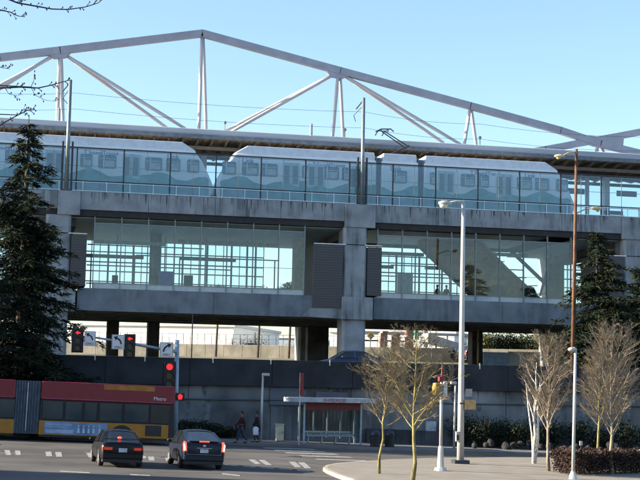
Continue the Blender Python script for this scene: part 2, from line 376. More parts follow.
# mezzanine floor and its edge girder
xs_=[XL]+[v for c in caps for v in (c[1]-2.2,c[1]-.0)]+[XR]
for i in range(0,len(xs_),2):
    b=MB(); a,c=xs_[i]+.01,xs_[i+1]-.01; k=max(1,int((c-a)/8)); L=lin(a,c,k)
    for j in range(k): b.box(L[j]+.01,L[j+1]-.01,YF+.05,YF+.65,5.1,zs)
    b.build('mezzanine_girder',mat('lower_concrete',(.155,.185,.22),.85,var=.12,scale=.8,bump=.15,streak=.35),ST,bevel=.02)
    MB().box(a,c,YB-.65,YB-.05,5.1,zs).build('mezzanine_girder',conc,ST,bevel=.02)
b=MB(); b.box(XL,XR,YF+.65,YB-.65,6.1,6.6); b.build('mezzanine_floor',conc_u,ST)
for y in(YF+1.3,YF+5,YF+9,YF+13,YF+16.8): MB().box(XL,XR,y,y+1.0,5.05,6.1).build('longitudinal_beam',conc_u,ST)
# columns, corbels, ribbed cladding boxes
for i,(a,c) in enumerate(caps):
    x1=c-.62; x0=x1-1.85
    for y0,y1 in((YF-.1,YF+1.9),(YB-1.95,YB+.05)):
        yy=y0
        b=MB(); ch=.18
        b.prism([(x0+ch,y0),(x1-ch,y0),(x1,y0+ch),(x1,y1-ch),(x1-ch,y1),(x0+ch,y1),(x0,y1-ch),(x0,y0+ch)],'z',tz(0,y0)-.5,12.15)
        b.build('column',conc,ST)
    b=MB(); b.box(x0-.1,c-.12,YF-.35,YF+1.7,5.0,6.75); b.build('corbel',conc,ST,bevel=.05)
    b=MB(); b.prism([(x0-3.2,5.15),(x0-.1,5.05),(x0-.1,6.0),(x0-2.6,5.8)],'y',YF-.05,YF+.04); b.build('haunch',conc,ST)
    # cladding
    bl=MB(); lx0=gl_edges[0][1]-pitch*0; 
    L0=c-.62-1.85-2.35; L1=x0-.05
    bl.box(L0,L1,YF-.12,YF+3.2,5.85,10.75)
    z=5.95
    while z<10.7: bl.box(L0+.03,L1,YF-.15,YF-.12,z,z+.07); z+=.2
    bl.build('ribbed_cladding',rib_m,ST)
    br=MB(); R0_,R1_=x1+.05,x1+1.2
    br.box(R0_,R1_,YF-.06,YF+3.2,6.9,10.65); z=7.0
    while z<10.6: br.box(R0_,R1_-.03,YF-.09,YF-.06,z,z+.07); z+=.2
    br.build('ribbed_cladding',rib_m,ST)
    b=MB(); b.box(L0,R1_,YF-.1,YF-.0,10.77,10.83); b.build('cladding_trim',rail_m,ST)
# back row of ground columns as seen below the mezzanine
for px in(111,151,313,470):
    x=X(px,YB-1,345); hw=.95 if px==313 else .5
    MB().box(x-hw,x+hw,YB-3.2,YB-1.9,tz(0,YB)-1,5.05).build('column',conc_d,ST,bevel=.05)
# windscreen along the near track
b=MB(); g=MB(); r=MB(); r2=MB()
majors=[X(p,YF,180) for p in(84,117,165,216,265,312,357)]
step=(majors[-1]-majors[0])/6
x=majors[3]-step*12; allm=[]
while x<XR-4: allm.append(x); x+=step
zt2=17.25
for i,x in enumerate(allm):
    b.box(x-.05,x+.05,YF+.12,YF+.26,zt,zt2)
    xm=x+step/2; r2.box(xm-.018,xm+.018,YF+.14,YF+.2,zt,zt2)
    MB().box(x+.06,xm-.03,YF+.17,YF+.185,zt+.08,zt2-.04).build('screen_glass',glass_s,ST); MB().box(xm+.03,x+step-.06,YF+.17,YF+.185,zt+.08,zt2-.04).build('screen_glass',glass_s,ST)
    for q in(x+.5,xm+.5,): r.box(q-.02,q+.02,YF+.04,YF+.09,zt,zt+.78)
b.box(XL,XR,YF+.11,YF+.27,zt2,zt2+.09); b.box(XL,XR,YF+.12,YF+.165,zt+.78,zt+.86)
b.build('screen_post',dark_steel,ST); r2.box(XL,XR,YF+.145,YF+.19,zt2-.09,zt2-.05); r2.build('screen_bar',mull_m,ST)
r.box(XL,XR,YF+.03,YF+.1,zt+.05,zt+.09); r.box(XL,XR,YF+.03,YF+.08,zt+.7,zt+.74); r2=MB(); r.build('handrail',rail_m,ST)
b=MB(); b.box(XL,XR,YF+.19,YF+.24,zt+1.95,zt+1.98); b.build('screen_rail',mull_m,ST)
# far windscreen
b=MB()
x=XL
while x<XR: b.box(x-.05,x+.05,YB-.3,YB-.2,zt,zt2); x+=step/2
b.box(XL,XR,YB-.3,YB-.2,zt2,zt2+.09); b.box(XL,XR,YB-.3,YB-.24,zt+1.0,zt+1.05); b.box(XL,XR,YB-.3,YB-.24,zt+2.1,zt+2.14)
b.build('screen_post',mull_m,ST)
g=MB(); g.box(XL,XR,YB-.26,YB-.24,zt,zt2); g.build('screen_glass',glass_m,ST)
# centre platform, track bed
PY0,PY1=110.6,118.4
MB().box(XL,XR,PY0,PY1,13.35,14.75).build('platform_edge',conc,ST)
b=MB()
for y in(107.0,108.45,120.5,121.95): b.box(XL,XR,y,y+.08,13.4,13.55)
b.build('rail',dark_steel,ST)
# canopy roof over the centre platform
RF0,RF1=109.9,119.6
zr=19.02
b=MB(); b.prism([(RF0,zr+.42),(RF0,zr+1.05),(RF0+.5,zr+1.18),((RF0+RF1)/2,zr+1.5),(RF1-.5,zr+1.18),(RF1,zr+1.05),(RF1,zr+.42)],'x',XL,XR); b.build('roof',fascia_m,ST)
b=MB(); b.box(XL,XR,RF0-.12,RF0+.02,zr+.28,zr+.62); b.box(XL,XR,RF1-.02,RF1+.12,zr+.28,zr+.62); b.build('gutter',mat('gutter_metal',(.15,.17,.20),.5,.3),ST)
b=MB(); b.box(XL,XR,RF0+.05,RF1-.05,zr+.22,zr+.40); b.build('soffit',wood_m,ST)
b=MB(); x=XL
while x<XR:
    b.prism([(RF0-.05,zr+.22),(RF1+.05,zr+.22),(RF1-1.5,zr-.18),(RF0+1.5,zr-.18)],'x',x,x+.14); x+=step/3
b.build('rafter',mat('rafter_steel',(.22,.20,.18),.6,var=.1),ST)
b=MB()
for y in(RF0+.9,(RF0+RF1)/2-.8,(RF0+RF1)/2+.8,RF1-.9): b.box(XL,XR,y-.12,y+.12,zr-.45,zr-.18)
b.build('purlin',mat('purlin_steel',(.16,.12,.09),.6),ST)
x=allm[0]+.9; k=0
for x in [X(588,114,180)-k*step*3.4 for k in range(-3,12)]:
    b=MB(); b.tube([(x,114.2,14.75),(x,114.2,zr-.4)],.19,12); 
    b.tube([(x,114.2,17.8),(x+1.6,114.2,zr-.35)],.08,8); b.tube([(x,114.2,17.8),(x-1.6,114.2,zr-.35)],.08,8)
    b.build('canopy_column',steel,ST,smooth=False)
    b=MB(); b.box(x+1.55,x+2.0,113.9,114.5,14.75,zr-.4); b.build('service_post',steel,ST)
for px in(560,612):
    x=X(px,115,200)
    b=MB(); b.box(x,x+1.9,114,114.05,17.0,17.5); b.build('platform_sign',mat('blue_grey_sign',(.10,.13,.18),.5),ST)
b=MB()
for k in range(10):
    x=X(575,113,205)-k*9+3; b.box(x,x+1.8,113.4,113.8,15.15,15.22); b.box(x,x+1.8,113.75,113.8,15.3,15.65); b.box(x+.1,x+.15,113.4,113.8,14.75,15.15); b.box(x+1.65,x+1.7,113.4,113.8,14.75,15.15)
b.build('bench',dark_steel,ST)
# truss above the roof
TY=114.7
tr=MB().box(0,.01,TY,TY+.01,zr+1.2,zr+1.25).build('roof_truss',steel,ST)
def tp(px,py,Y=TY): return onY(px,py,Y)
def chord(pts,Y,h=.62,w=.5):
    P=[onY(p[0],p[1],Y) for p in pts]
    b=MB()
    for a,c in zip(P,P[1:]):
        d=(c-a).normalized()*.12; b.beam(a-d*.5,c+d*.5,w,h)
    b.build('chord',steel,tr,bevel=.03)
left0=(-330,118)
def ext(a,c,e=7): d=V((c[0]-a[0],c[1]-a[1])); d.normalize(); return (c[0]+d.x*e,c[1]+d.y*e)
chord([left0,(-200,84),(0,57.5),(60,50.5),(202,33.5)],TY)
chord([(202,33.5),(340,71),(470,106),(560,130.5),(600,144),(760,182)],TY)
chord([(500,158),(545,149.5),(600,139.5),(640,132),(780,106),(960,150)],TY+.05,.6,.48)
def gusset(pts,Y,t=.56):
    b=MB(); P=[onY(p[0],p[1],Y) for p in pts]; b.prism([(p.x,p.z) for p in P],'y',Y-t/2,Y+t/2); b.build('gusset',steel,tr)
gusset([(577,134.5),(578,140.5),(594,146.5),(622,149.5),(623,139),(600,137.2)],TY,.4)
gusset([(325,68.5),(352,75),(342,79),(330,77)],TY,.4); gusset([(46,52.5),(76,48.5),(66,58),(54,59)],TY,.4)
def strut(a,c,Ya=TY,Yc=TY,r0=.17,r1=.17):
    c=ext(a,c); A=onY(a[0],a[1],Ya); B=onY(c[0],c[1],Yc); m=(A+B)/2; b=MB(); b.tube([A,A.lerp(B,.18),A.lerp(B,.82),B],[r0*.75,r0,r1,r1*.8],12); b.build('strut',white_steel,tr,smooth=True)
dY=2.4
for a,c,s in [((60,53),(57,125),1),((61,53),(63,125),-1),((202,35),(199,128),-1),((203,35),(206,128),1),((338,74),(333,133),-1),((340,74),(343,134),1),((470,108),(464.5,143),-1),((471,108),(476,144),1),((598,145),(595,158),-1),((600,145),(606,158),1)]:
    strut(a,c,TY,TY+s*dY*.5,.16,.15)
for a,c,s in [((58,54),(-60,117),1),((55,54),(-45,117),-1),((64,54),(163,125),1),((64,54),(181,126),-1),((334,74),(231,128),1),((335,74),(236,129),-1),((343,75),(438,139),1),((343,75),(455,141),-1)]:
    strut(a,c,TY,TY+s*dY*.4,.15,.15)
for px in(59,313):
    x=X(px,109.8,120); b=MB(); b.tube([(x,110.4,zr+.8),(x,110.4,Zh(px,108 if px==59 else 124,110.4))],.11,8); b.build('roof_vent',mull_m,ST)
for px,py in((225,121),(345,129),(480,139)):
    x=X(px,112,py); b=MB(); b.tube([(x,112,zr+1.2),(x,112,zr+2.2)],.04,6); b.sphere((x,112,zr+2.1),.14,8,6); b.build('lightning_rod',mull_m,ST)
# escalator in the right bay, and a kiosk row in the left bay
esc=MB(); pA=onY(422,246,111); pB=onY(486,296,111); pC=onY(548,296,111); pD=onY(482,248,111)
esc.prism([(pA.x,pA.z),(pB.x,zs-.1),(pC.x,zs-.1),(pD.x,pD.z+.6),(pA.x,pA.z+.6)],'y',111,112.3)
eo=esc.build('escalator_housing',mat('tan_cladding',(.32,.17,.055),.6,var=.4,scale=.8,stretch=(1,1,1)),ST)
b=MB()
for s in(.0,.5,1.0): 
    o_=pD.lerp(pC,0)+V((0,0,0)); 
b.beam((pD.x,110.9,pD.z+.1),(pC.x,110.9,zs+.1),.12,.25); b.beam((pA.x,110.9,pA.z),(pB.x,110.9,zs+.1),.12,.25)
for k in range(7):
    t=k/6; p=pA.lerp(pB,t); q=pD.lerp(pC,t); b.beam((p.x,110.92,max(p.z,zs)),(q.x,110.92,max(q.z,zs)+.2),.06,.08)
b.build('cladding_rib',mat('brown_rib',(.16,.11,.07),.6),ST)
b=MB()
for px in(497,528):
    p=X(px,110.8,295); b.prism([(p-.75,zs),(p+.75,zs),(p+.75,8.0),(p+.5,8.45),(p,8.6),(p-.5,8.45),(p-.75,8.0)],'y',110.75,110.95)
b.build('arched_opening',mat('dark_opening',(.04,.035,.03),.8),ST)
b=MB(); a_=onY(510,250,118); c_=onY(552,290,118); b.beam(a_,c_,.18,.3); a_=onY(552,250,118); c_=onY(540,296,118); b.beam(a_,c_,.12,.2); b.build('stair_stringer',mull_m,ST)
x=X(155,115,270); b=MB(); b.tube([(x,115,zs-.2),(x,115,zc)],.48,16); b.build('interior_column',conc,ST,smooth=True)
x=X(299,112,270); MB().box(x-.4,x+.4,112,113,zs,zc-.1).build('interior_column',mat('tan_column',(.42,.34,.22),.8),ST,bevel=.03)
for px0,px1,py0,py1,m_ in((159,174,271,291,'blue_panel'),(184,193,275,291,'dark_panel'),(398,413,273,292,'grey_panel'),(112,118,275,291,'dark_panel')):
    colr={'blue_panel':(.10,.14,.32),'dark_panel':(.05,.06,.09),'grey_panel':(.25,.27,.28)}[m_]
    x0,x1=X(px0,109,280),X(px1,109,280); b=MB(); b.box(x0,x1,109,109.25,zs,Zh(px0,py0,109)); b.build('ticket_machine',mat(m_,colr,.5),ST,bevel=.03)
# ------------------------------------------------------------------ catenary poles and wires
grp='overhead line poles on the platform edge'
for (px,py0,lab) in((70.5,80,'tall grey steel pole crossing the roof edge on the left, behind the conifer'),(363.5,98,'tall grey steel pole crossing the roof edge above the central pier')):
    p=onY(px,py0,YF-.05); t=thing('overhead_line_pole',(p.x,YF-.12,zt),lab,'pole',grp)
    MB().tube([(0,0,0),(0,0,p.z-zt)],[.16,.13],12).build('pole',mull_m,t,smooth=True)
    MB().box(-.3,.3,-.1,.3,0,.08).build('base_plate',dark_steel,t)
    MB().box(-.42,-.28,.0,.2,.05,3.7).build('bracket_post',dark_steel,t); MB().box(.28,.42,.0,.2,.05,3.7).build('bracket_post',dark_steel,t)
    b=MB(); b.tube([(0,.1,p.z-zt-.6),(-.5,1.2,p.z-zt-1.2),(0,2.6,p.z-zt-1.4)],.03,6); b.tube([(-.1,.1,p.z-zt-.3),(-.55,.2,p.z-zt-.9)],.05,6); b.build('bracket_arm',dark_steel,t)
for lab,pts in (('upper thin overhead cable strung between the poles above the roof',[(-60,88),(75,93),(365,112),(480,124),(640,137),(760,148)]),('lower thin overhead cable running just above the roof edge',[(-60,104),(75,109),(365,128),(480,139),(640,151),(760,160)])):
    b=MB(); P=[onY(q[0],q[1],108.2) for q in pts]; full=[]
    for a,c in zip(P,P[1:]):
        for k in range(6): t=k/6; q=a.lerp(c,t); q.z-=.25*4*t*(1-t); full.append(q)
    b.tube(full+[P[-1]],.013,5); tag(b.build('overhead_cable',dark_steel),lab,'cable')
# ------------------------------------------------------------------ trains
body_w=mat('white_train_paint',(.74,.78,.80),.35,var=.04,scale=.6)
fair_m=mat('roof_fairing_grey',(.62,.68,.76),.45,var=.05)
teal=mat('teal_wave_paint',(.17,.40,.42),.35,var=.12,scale=1.2)
blue_t=mat('blue_wave_paint',(.22,.40,.48),.35,var=.1,scale=1.2)
win_m=mat('train_window_glass',(.14,.19,.21),.08,0,.8,var=.1)
link_b=mat('blue_lettering',(.04,.12,.30),.5)
TZ=14.0; TH=17.75; T0,T1=106.35,109.0
def train(x0,x1,labels,wins,doors,joints,noses,texts,phase,panto):
    t=thing('light_rail_train',((x0+x1)/2,(T0+T1)/2,13.55),labels,'train','white trains on the near track')
    ox,oy,oz=t.location
    segs=[x0]+[j for J in joints for j in J]+[x1]
    segs=[(segs[i],segs[i+1]) for i in range(0,len(segs),2)]
    def B(): return MB()
    for i,(a,c) in enumerate(segs):
        nl=(i==0 and noses[0]); nr=(i==len(segs)-1 and noses[1])
        prof=[(a+(.35 if nl else 0),TZ)]
        prof+= [(c-(.35 if nr else 0),TZ)]
        if nr: prof+=[(c,TZ+.5),(c,TZ+1.1),(c-.4,TZ+2.0),(c-.95,TZ+3.0),(c-1.5,TH-.02)]
        else: prof+=[(c,TH)]
        if nl: prof+=[(a+1.5,TH-.02),(a+.95,TZ+3.0),(a+.4,TZ+2.0),(a,TZ+1.1),(a,TZ+.5)]
        else: prof+=[(a,TH)]
        b=B(); b.prism([(p[0]-ox,p[1]-oz) for p in prof],'y',T0-oy,T1-oy); b.build('body',body_w,t,bevel=.12)
        aa=a+(1.35 if nl else .1); cc=c-(1.35 if nr else .1)
        b=B(); b.prism([(aa-ox,TH-.05-oz),(cc-ox,TH-.05-oz),(cc-ox-(1.1 if nr else .05),TH+.62-oz),(aa-ox+(1.1 if nl else .05),TH+.62-oz)],'y',T0+.12-oy,T1-.12-oy); b.build('roof_fairing',fair_m,t,bevel=.06)
        # waves
        L=lin(a+(.02 if not nl else .35),c-(.02 if not nr else .35),int((c-a)/.18)); top=[]; 
        for x in L:
            e=min(1,(x-a)/.6+ (0 if nl else 1),(c-x)/.6+(0 if nr else 1))
            h=1.60+.20*math.sin(x*1.25+phase)+.12*math.sin(x*2.3+1+phase)+.05*abs(math.sin(x*3.1))
            top.append((x-ox,TZ+h*(.75+.25*e)-oz))
        b=B(); b.prism([(L[0]-ox,TZ+.02-oz)]+[(L[-1]-ox,TZ+.02-oz)]+top[::-1],'y',T0-.02-oy,T0-.008-oy); b.build('wave_graphic',teal,t)
        top2=[(x-ox,TZ+.95+.16*math.sin(x*1.5+phase+1)+.08*math.sin(x*3.3)-oz) for x in L]
        b=B(); b.prism([(L[0]-ox,TZ+.02-oz)]+[(L[-1]-ox,TZ+.02-oz)]+top2[::-1],'y',T0-.032-oy,T0-.021-oy); b.build('wave_graphic',blue_t,t)
    for a,c in joints:
        b=B()
        k=6; L=lin(a,c,k)
        for j in range(k): b.box(L[j]-ox+.01,L[j+1]-ox-.01,T0+.1+(.06 if j%2 else 0)-oy,T1-.1-oy,TZ+.1-oz,TH+.25-oz)
        b.build('bellows',mat('bellows_rubber',(.16,.22,.28),.8),t)
    fr=B()
    for px0,px1 in wins:
        a,c=X(px0,T0,170),X(px1,T0,170); b=B(); r_=.12; z0,z1=TZ+2.0,TZ+3.02
        P_=[]
        for qx,qz,s0 in((c-r_,z1-r_,0),(a+r_,z1-r_,90),(a+r_,z0+r_,180),(c-r_,z0+r_,270)):
            for k in range(4): th=R_(s0+k*30); P_.append((qx+r_*math.cos(th)-ox,qz+r_*math.sin(th)-oz))
        b.prism(P_,'y',T0-.03-oy,T0-.006-oy); w=b.build('window',win_m,t)
        b=B(); s=(c-a); b.box(a+s*.28-ox,a+s*.33-ox,T0-.04-oy,T0-.03-oy,z0+.04-oz,z1-.04-oz); b.box(a+.06-ox,c-.06-ox,T0-.04-oy,T0-.03-oy,z1-.3-oz,z1-.27-oz); b.build('window_bar',rail_m,w)
        b=B(); b.box(a+s*.36-ox,a+s*.9-ox,T0-.036-oy,T0-.031-oy,z0+.12-oz,z0+.6-oz); b.build('painted_seat_reflection',mat('painted_reflection',(.45,.50,.52),.3),w)  # pale patch over the pane, a reflection painted as colour
    for px in doors:
        xc=X(px,T0,170); d=B(); d.box(xc-.68-ox,xc-.015-ox,T0-.05-oy,T0-.006-oy,TZ+.15-oz,TZ+3.2-oz); d.box(xc+.015-ox,xc+.68-ox,T0-.05-oy,T0-.006-oy,TZ+.15-oz,TZ+3.2-oz)
        do=d.build('door',mat('door_paint',(.48,.55,.58),.35,var=.05),t,bevel=.015)
        d=B()
        for s in(-.55,.13): d.box(xc+s-ox,xc+s+.42-ox,T0-.058-oy,T0-.051-oy,TZ+1.5-oz,TZ+2.95-oz)
        d.build('door_window',win_m,do)
        d=B(); L=lin(xc-.68,xc+.68,8); d.prism([(L[0]-ox,TZ+.16-oz),(L[-1]-ox,TZ+.16-oz)]+[(x-ox,TZ+1.38+.15*math.sin(x*2)-oz) for x in L[::-1]],'y',T0-.066-oy,T0-.06-oy); d.build('wave_graphic',teal,do)
    for s,px,sz in texts:
        text('lettering',s,sz,link_b,t,(X(px,T0,160)-ox,T0-.01-oy,TZ+3.16-oz),FACE)
    b=B()
    for i,(a,c) in enumerate(segs):
        q=[a+(3.4 if i==0 else .5)]; 
        for x in([x0+3.6] if i==0 else [])+([x1-3.6] if i==len(segs)-1 else [])+([(a+c)/2] if 0<i<len(segs)-1 else []):
            for dx in(-.95,.95):
                for yy in(T0+.6,T1-.6): b.tube([(x+dx-ox,yy-.06-oy,TZ-.12-oz),(x+dx-ox,yy+.06-oy,TZ-.12-oz)],.33,14)
            b.box(x-1.3-ox,x+1.3-ox,T0+.45-oy,T1-.45-oy,TZ-.2-oz,TZ-.02-oz)
    b.build('bogie',dark_steel,t)
    b=B()
    if noses[0]: b.box(x0-.3-ox,x0+.3-ox,-.2,.2,TZ+.1-oz,TZ+.5-oz)
    if noses[1]: b.box(x1-.3-ox,x1+.3-ox,-.2,.2,TZ+.1-oz,TZ+.5-oz)
    b.build('coupler',dark_steel,t)
    for e,on in((x0,noses[0]),(x1,noses[1])):
        if on:
            s=1 if e==x0 else -1; b=B(); b.beam((e+s*.62-ox-s*.04,0,TZ+2.25-oz),(e+s*1.12-ox-s*.04,0,TZ+3.05-oz),2.2,.06,up=V((s,0,-.6))); b.build('windscreen',win_m,t)
    if panto is not None:
        p=B(); a=onY(panto[0],150,107.6); k=onY(408,150,107.6); h=onY(382,130,107.6); r_=.045
        k=V((onY(407,147,107.6).x-ox,0,onY(407,147,107.6).z-oz)); ba=V((onY(386,156,107.6).x-ox,0,TH+.6-oz)); h=V((onY(383,131,107.6).x-ox,0,onY(383,131,107.6).z-oz))
        for s in(-.5,.5):
            p.tube([ba+V((0,s,0)),k+V((0,s*.8,0))],.06,6); p.tube([k+V((0,s*.8,0)),h+V((0,s*.5,0))],.05,6)
        p.tube([k+V((0,-.5,0)),k+V((0,.5,0))],.09,8)
        for dx in(-.28,.28):
            p.tube([h+V((dx-.1,-.95,-.2)),h+V((dx,-.7,.05)),h+V((dx,.7,.05)),h+V((dx-.1,.95,-.2))],.05,6)
        p.tube([h+V((-.75,-.6,-.2)),h+V((-.3,-.6,.05)),h+V((.5,-.6,.1)),h+V((.75,-.6,-.1))],.05,6)
        p.beam(h+V((-.28,0,0)),h+V((.28,0,0)),.06); p.box(ba.x-.3,ba.x+1.8,-.6,.6,ba.z-.06,ba.z+.08)
        p.build('pantograph',dark_steel,t)
    return t
xa,xb=X(215.5,T0,190),X(574.5,T0,200)
t2=train(xa,xb,'white light rail train with teal waves and a raised pantograph',
  [(222,236),(242,258.5),(261,277.5),(302,310),(322,339),(342,350),(392,407),(430,436),(461,475),(478,489),(517,532),(535,549),(556,568)],[291,316,357,446,504],
  [(X(376.5,T0,175),X(381.5,T0,175)),(X(418.5,T0,175),X(424,T0,175))],(True,True),[('Link',248,.55),('T SoundTransit',329,.42),('Link',396,.55),('T SoundTransit',486,.42),('Link',530,.55)],.6,(380,))
x1=X(213,T0,190)
t1=train(x1-(xb-xa),x1,'white light rail train with teal waves, cut by the left edge of the frame',
  [(5,20),(80,92),(98,116),(145,162),(166,180),(187,199),(-40,-25)],[54,131,30],
  [(X(4,T0,175)-9,X(4,T0,175)-8.6),(X(4,T0,175)-5.6,X(4,T0,175)-5.2)],(True,True),[('T SoundTransit',101,.42),('Link',173,.55),('T SoundTransit',10,.42)],2.2,None)
# ------------------------------------------------------------------ trees
def perp(d,rnd):
    r=V((rnd.gauss(0,1),rnd.gauss(0,1),rnd.gauss(0,1))); r-=d*r.dot(d); return r.normalized()
def bare_tree(p,h,fork,cr,seed,label,bm,tm,r0=.085,lean=(0,0),dens=1.0,up=.55,nb=9,name='bare_tree',group='leafless street trees on the plaza'):
    rnd=random.Random(seed); t=thing(name,p,label,'tree',group)
    tb=MB(); cb=MB(); top=V((lean[0]*h,lean[1]*h,h))
    def tw(a,d,L,r,lev):
        k=4 if lev<2 else 3; pts=[a]; q=a; dd=d
        for i in range(k-1):
            dd=(dd+perp(dd,rnd)*.16+Z*(.10 if lev<3 else .05)).normalized(); q=q+dd*L/(k-1); pts.append(q)
        (tb if lev<1 else cb).tube(pts,[r*(1-.6*i/(k-1)) for i in range(k)],5 if lev<1 else 3,cap=False)
        if lev>=3: return
        n={0:7,1:6,2:3}[lev]; n=max(2,int(n*dens*rnd.uniform(.8,1.3)))
        for i in range(n):
            f=rnd.uniform(.12,1); j=min(k-2,int(f*(k-1))); o=pts[j].lerp(pts[j+1],f*(k-1)-j)
            nd=(dd*.9+perp(dd,rnd)*rnd.uniform(.45,.95)+Z*.25).normalized()
            tw(o,nd,L*rnd.uniform(.34,.66)*(1.1-.35*f),max(r*.46,.0042),lev+1)
    P_=[V((0,0,0))]; m=7
    for i in range(1,m+1):
        f=i/m; P_.append(V((lean[0]*h*f+rnd.gauss(0,.035),lean[1]*h*f+rnd.gauss(0,.035),h*.93*f)))
    tb.tube(P_,[r0*1.15]+[max(r0*(1-.88*i/m)*.9,.01) for i in range(1,m+1)],8)
    for i in range(nb):
        f=fork+(1-fork)*(i/nb)**1.15*.92; j=min(m-1,int(f*m)); o=P_[j].lerp(P_[j+1],f*m-j)
        an=i*2.4+rnd.uniform(-.5,.5); u=up+rnd.uniform(-.12,.2); nd=V((math.cos(an)*(1-u*.55),math.sin(an)*(1-u*.55),u)).normalized()
        w=math.sin(math.pi*min(1,.28+(f-fork)/(1-fork)*.75))
        tw(o,nd,cr*(.55+.75*w),r0*.34*(1-.5*f),0)
    tb.build('trunk',bm,t,smooth=True); cb.build('crown',tm,t)
    return t
G=lambda x,y,dz=0: onG(x,y,dz)
bare_tree(G(379,473.5,.14),4.9,.38,1.08,11,'thin mossy bare tree leaning right near the kerb tip, left of the pair','' or bark,twig_m,.062,(.075,0),1.25,.48,18)
bare_tree(G(412,485,.14),5.5,.34,1.15,23,'thin mossy yellow trunked bare tree, right of the pair by the signal pole',bark,twig_m,.085,(.02,0),1.25,.48,20)
tb_=bare_tree(G(534,463.5,.14),5.2,.36,1.1,35,'white barked bare tree with several pale stems beside the tall lamp','' or birch,twig_p,.10,(.02,0),.9,.75,8)
b=MB(); b.tube([(.05,0,0),(.22,.05,1.2),(.20,.05,2.6),(.42,.1,4.2)],[.07,.06,.04,.008],7); b.tube([(-.03,0,0),(-.10,.05,1.4),(-.28,.05,2.6),(-.4,.1,3.9)],[.045,.04,.03,.006],7); b.build('trunk',birch,tb_,smooth=True)
bare_tree(G(548.5,471,.14),6.1,.28,1.3,47,'dense upright bare tree with a straight grey trunk, just right of the white barked one',bark_g,twig_p,.085,(0,0),1.15,.70,24)
bare_tree(G(598,462.5,.14),5.8,.32,1.25,59,'bare tree with a yellowish trunk behind the reddish hedge',bark,twig_p,.085,(.01,0),1.1,.66,18)
bare_tree(G(611.5,474,.14),6.5,.25,1.5,61,'largest dense upright bare tree rising out of the reddish hedge',bark_g,twig_p,.10,(.005,0),1.2,.66,28)
def conifer(p,h,br,seed,label,name='conifer_tree',my=needle_lit,m=needle,low=.06,layers=46,tipy=.25,group=None,dens=1.0,lop=0):
    rnd=random.Random(seed); t=thing(name,p,label,'tree',group)
    tb=MB(); tb.tube([(0,0,-.5),(0,0,h*.5),(0,0,h)],[h*.02,h*.012,.02],8); c1=MB(); c2=MB()
    for i in range(layers):
        f=low+(1-low)*(i/layers)**1.0*.985; z=h*f; L=br*(1-f)**.72*rnd.uniform(.6,1.15)+.12
        n=rnd.randint(5,8) if f<.72 else rnd.randint(2,4)
        for j in range(n):
            a=rnd.uniform(0,6.283); l=L*rnd.uniform(.4,1.2)*(1+lop*math.cos(a)); d=V((math.cos(a),math.sin(a),0)); q=[]
            for k in range(6): s=k/5; q.append(V((0,0,z))+d*l*s+Z*(l*(.10*s-.42*s*s+.16*s**3)))
            tb.tube(q,[.03,.025,.02,.015,.01,.005],3,cap=False)
            ns=int((7+l*11)*dens*(1-.25*f))
            for k in range(ns):
                s=(k+rnd.random())/ns; s=.12+.88*s; kk=min(4,int(s*5)); o=q[kk].lerp(q[kk+1],s*5-kk)
                sd=V((-d.y,d.x,0))*rnd.choice((-1,1)); w=l*.28*(1-s*.6)+.12
                v=(sd*rnd.uniform(.4,1)+d*rnd.uniform(.2,.9)+Z*rnd.uniform(-.55,.15)).normalized()*w*rnd.uniform(.5,1.2)
                for e in range(4):
                    oo=o+v*(e/4)+V((rnd.gauss(0,.05),rnd.gauss(0,.05),rnd.gauss(0,.05))); vv=(v.normalized()+V((rnd.gauss(0,.35),rnd.gauss(0,.35),rnd.gauss(0,.25)-.12))).normalized()*rnd.uniform(.22,.42)
                    pp=perp(vv.normalized(),rnd)*rnd.uniform(.022,.05)
                    (c2 if (s>.72 and rnd.random()<tipy) else c1).add([oo-pp,oo+pp,oo+vv+pp*.2,oo+vv-pp*.2],[(0,1,2,3)])
    tb.build('trunk',dark_bark,t); c1.build('crown',m,t); c2.build('branch_tips',my,t)
    return t
p=onY(18,380,80.5); conifer((p.x,80.5,gz(p.x,80)+.1),17.9,5.0,5,'huge dark drooping conifer at the left edge behind the bus',layers=62,dens=1.25,tipy=.5,low=.03)
p=onY(597,380,91); conifer((p.x,91,.85),10.3,4.6,9,'dark green conifer standing before the station beside the rusty lamp pole',layers=44,dens=1.1,tipy=.45,group=None)
p=onY(640,380,94); conifer((p.x,94,.85),8.2,3.9,19,'dark broad conifer cut by the right edge of the frame',layers=38,dens=1.1,tipy=.15)
for px,Y,h,s,lab in((-40,78,13,91,'nearest unseen conifer added off to the left to shade the street'),(-130,78,12,92,'farther unseen conifer added off to the left to shade the street'),(-240,77.5,14,93,'farthest unseen conifer added off to the left to shade the street')):  # unseen trees added out of frame to shade the road before the bus
    p=onY(px,380,Y); conifer((p.x,Y,gz(p.x,Y)),h,4.2,s,lab,layers=34,tipy=.1,dens=.8,group=None)
def leafy(b,c,r,n,rnd,sz=.12,sx=1,sy=1,sz_=1,shell=.5):
    for i in range(n):
        d=V((rnd.gauss(0,1),rnd.gauss(0,1),rnd.gauss(0,1))).normalized(); k=r*(shell+(1-shell)*rnd.random())*(1+.13*math.sin(d.x*5+c[0])+.13*math.sin(d.z*6+c[1]*2))
        o=V(c)+V((d.x*sx,d.y*sy,d.z*sz_))*k; u=perp(d,rnd)*sz*rnd.uniform(.6,1.3); w=(perp(d,rnd)+d*.4).normalized()*sz*rnd.uniform(.5,1.1)
        b.add([o-u*.5,o+w*.6,o+u*.5,o-w*.5],[(0,1,2,3)])
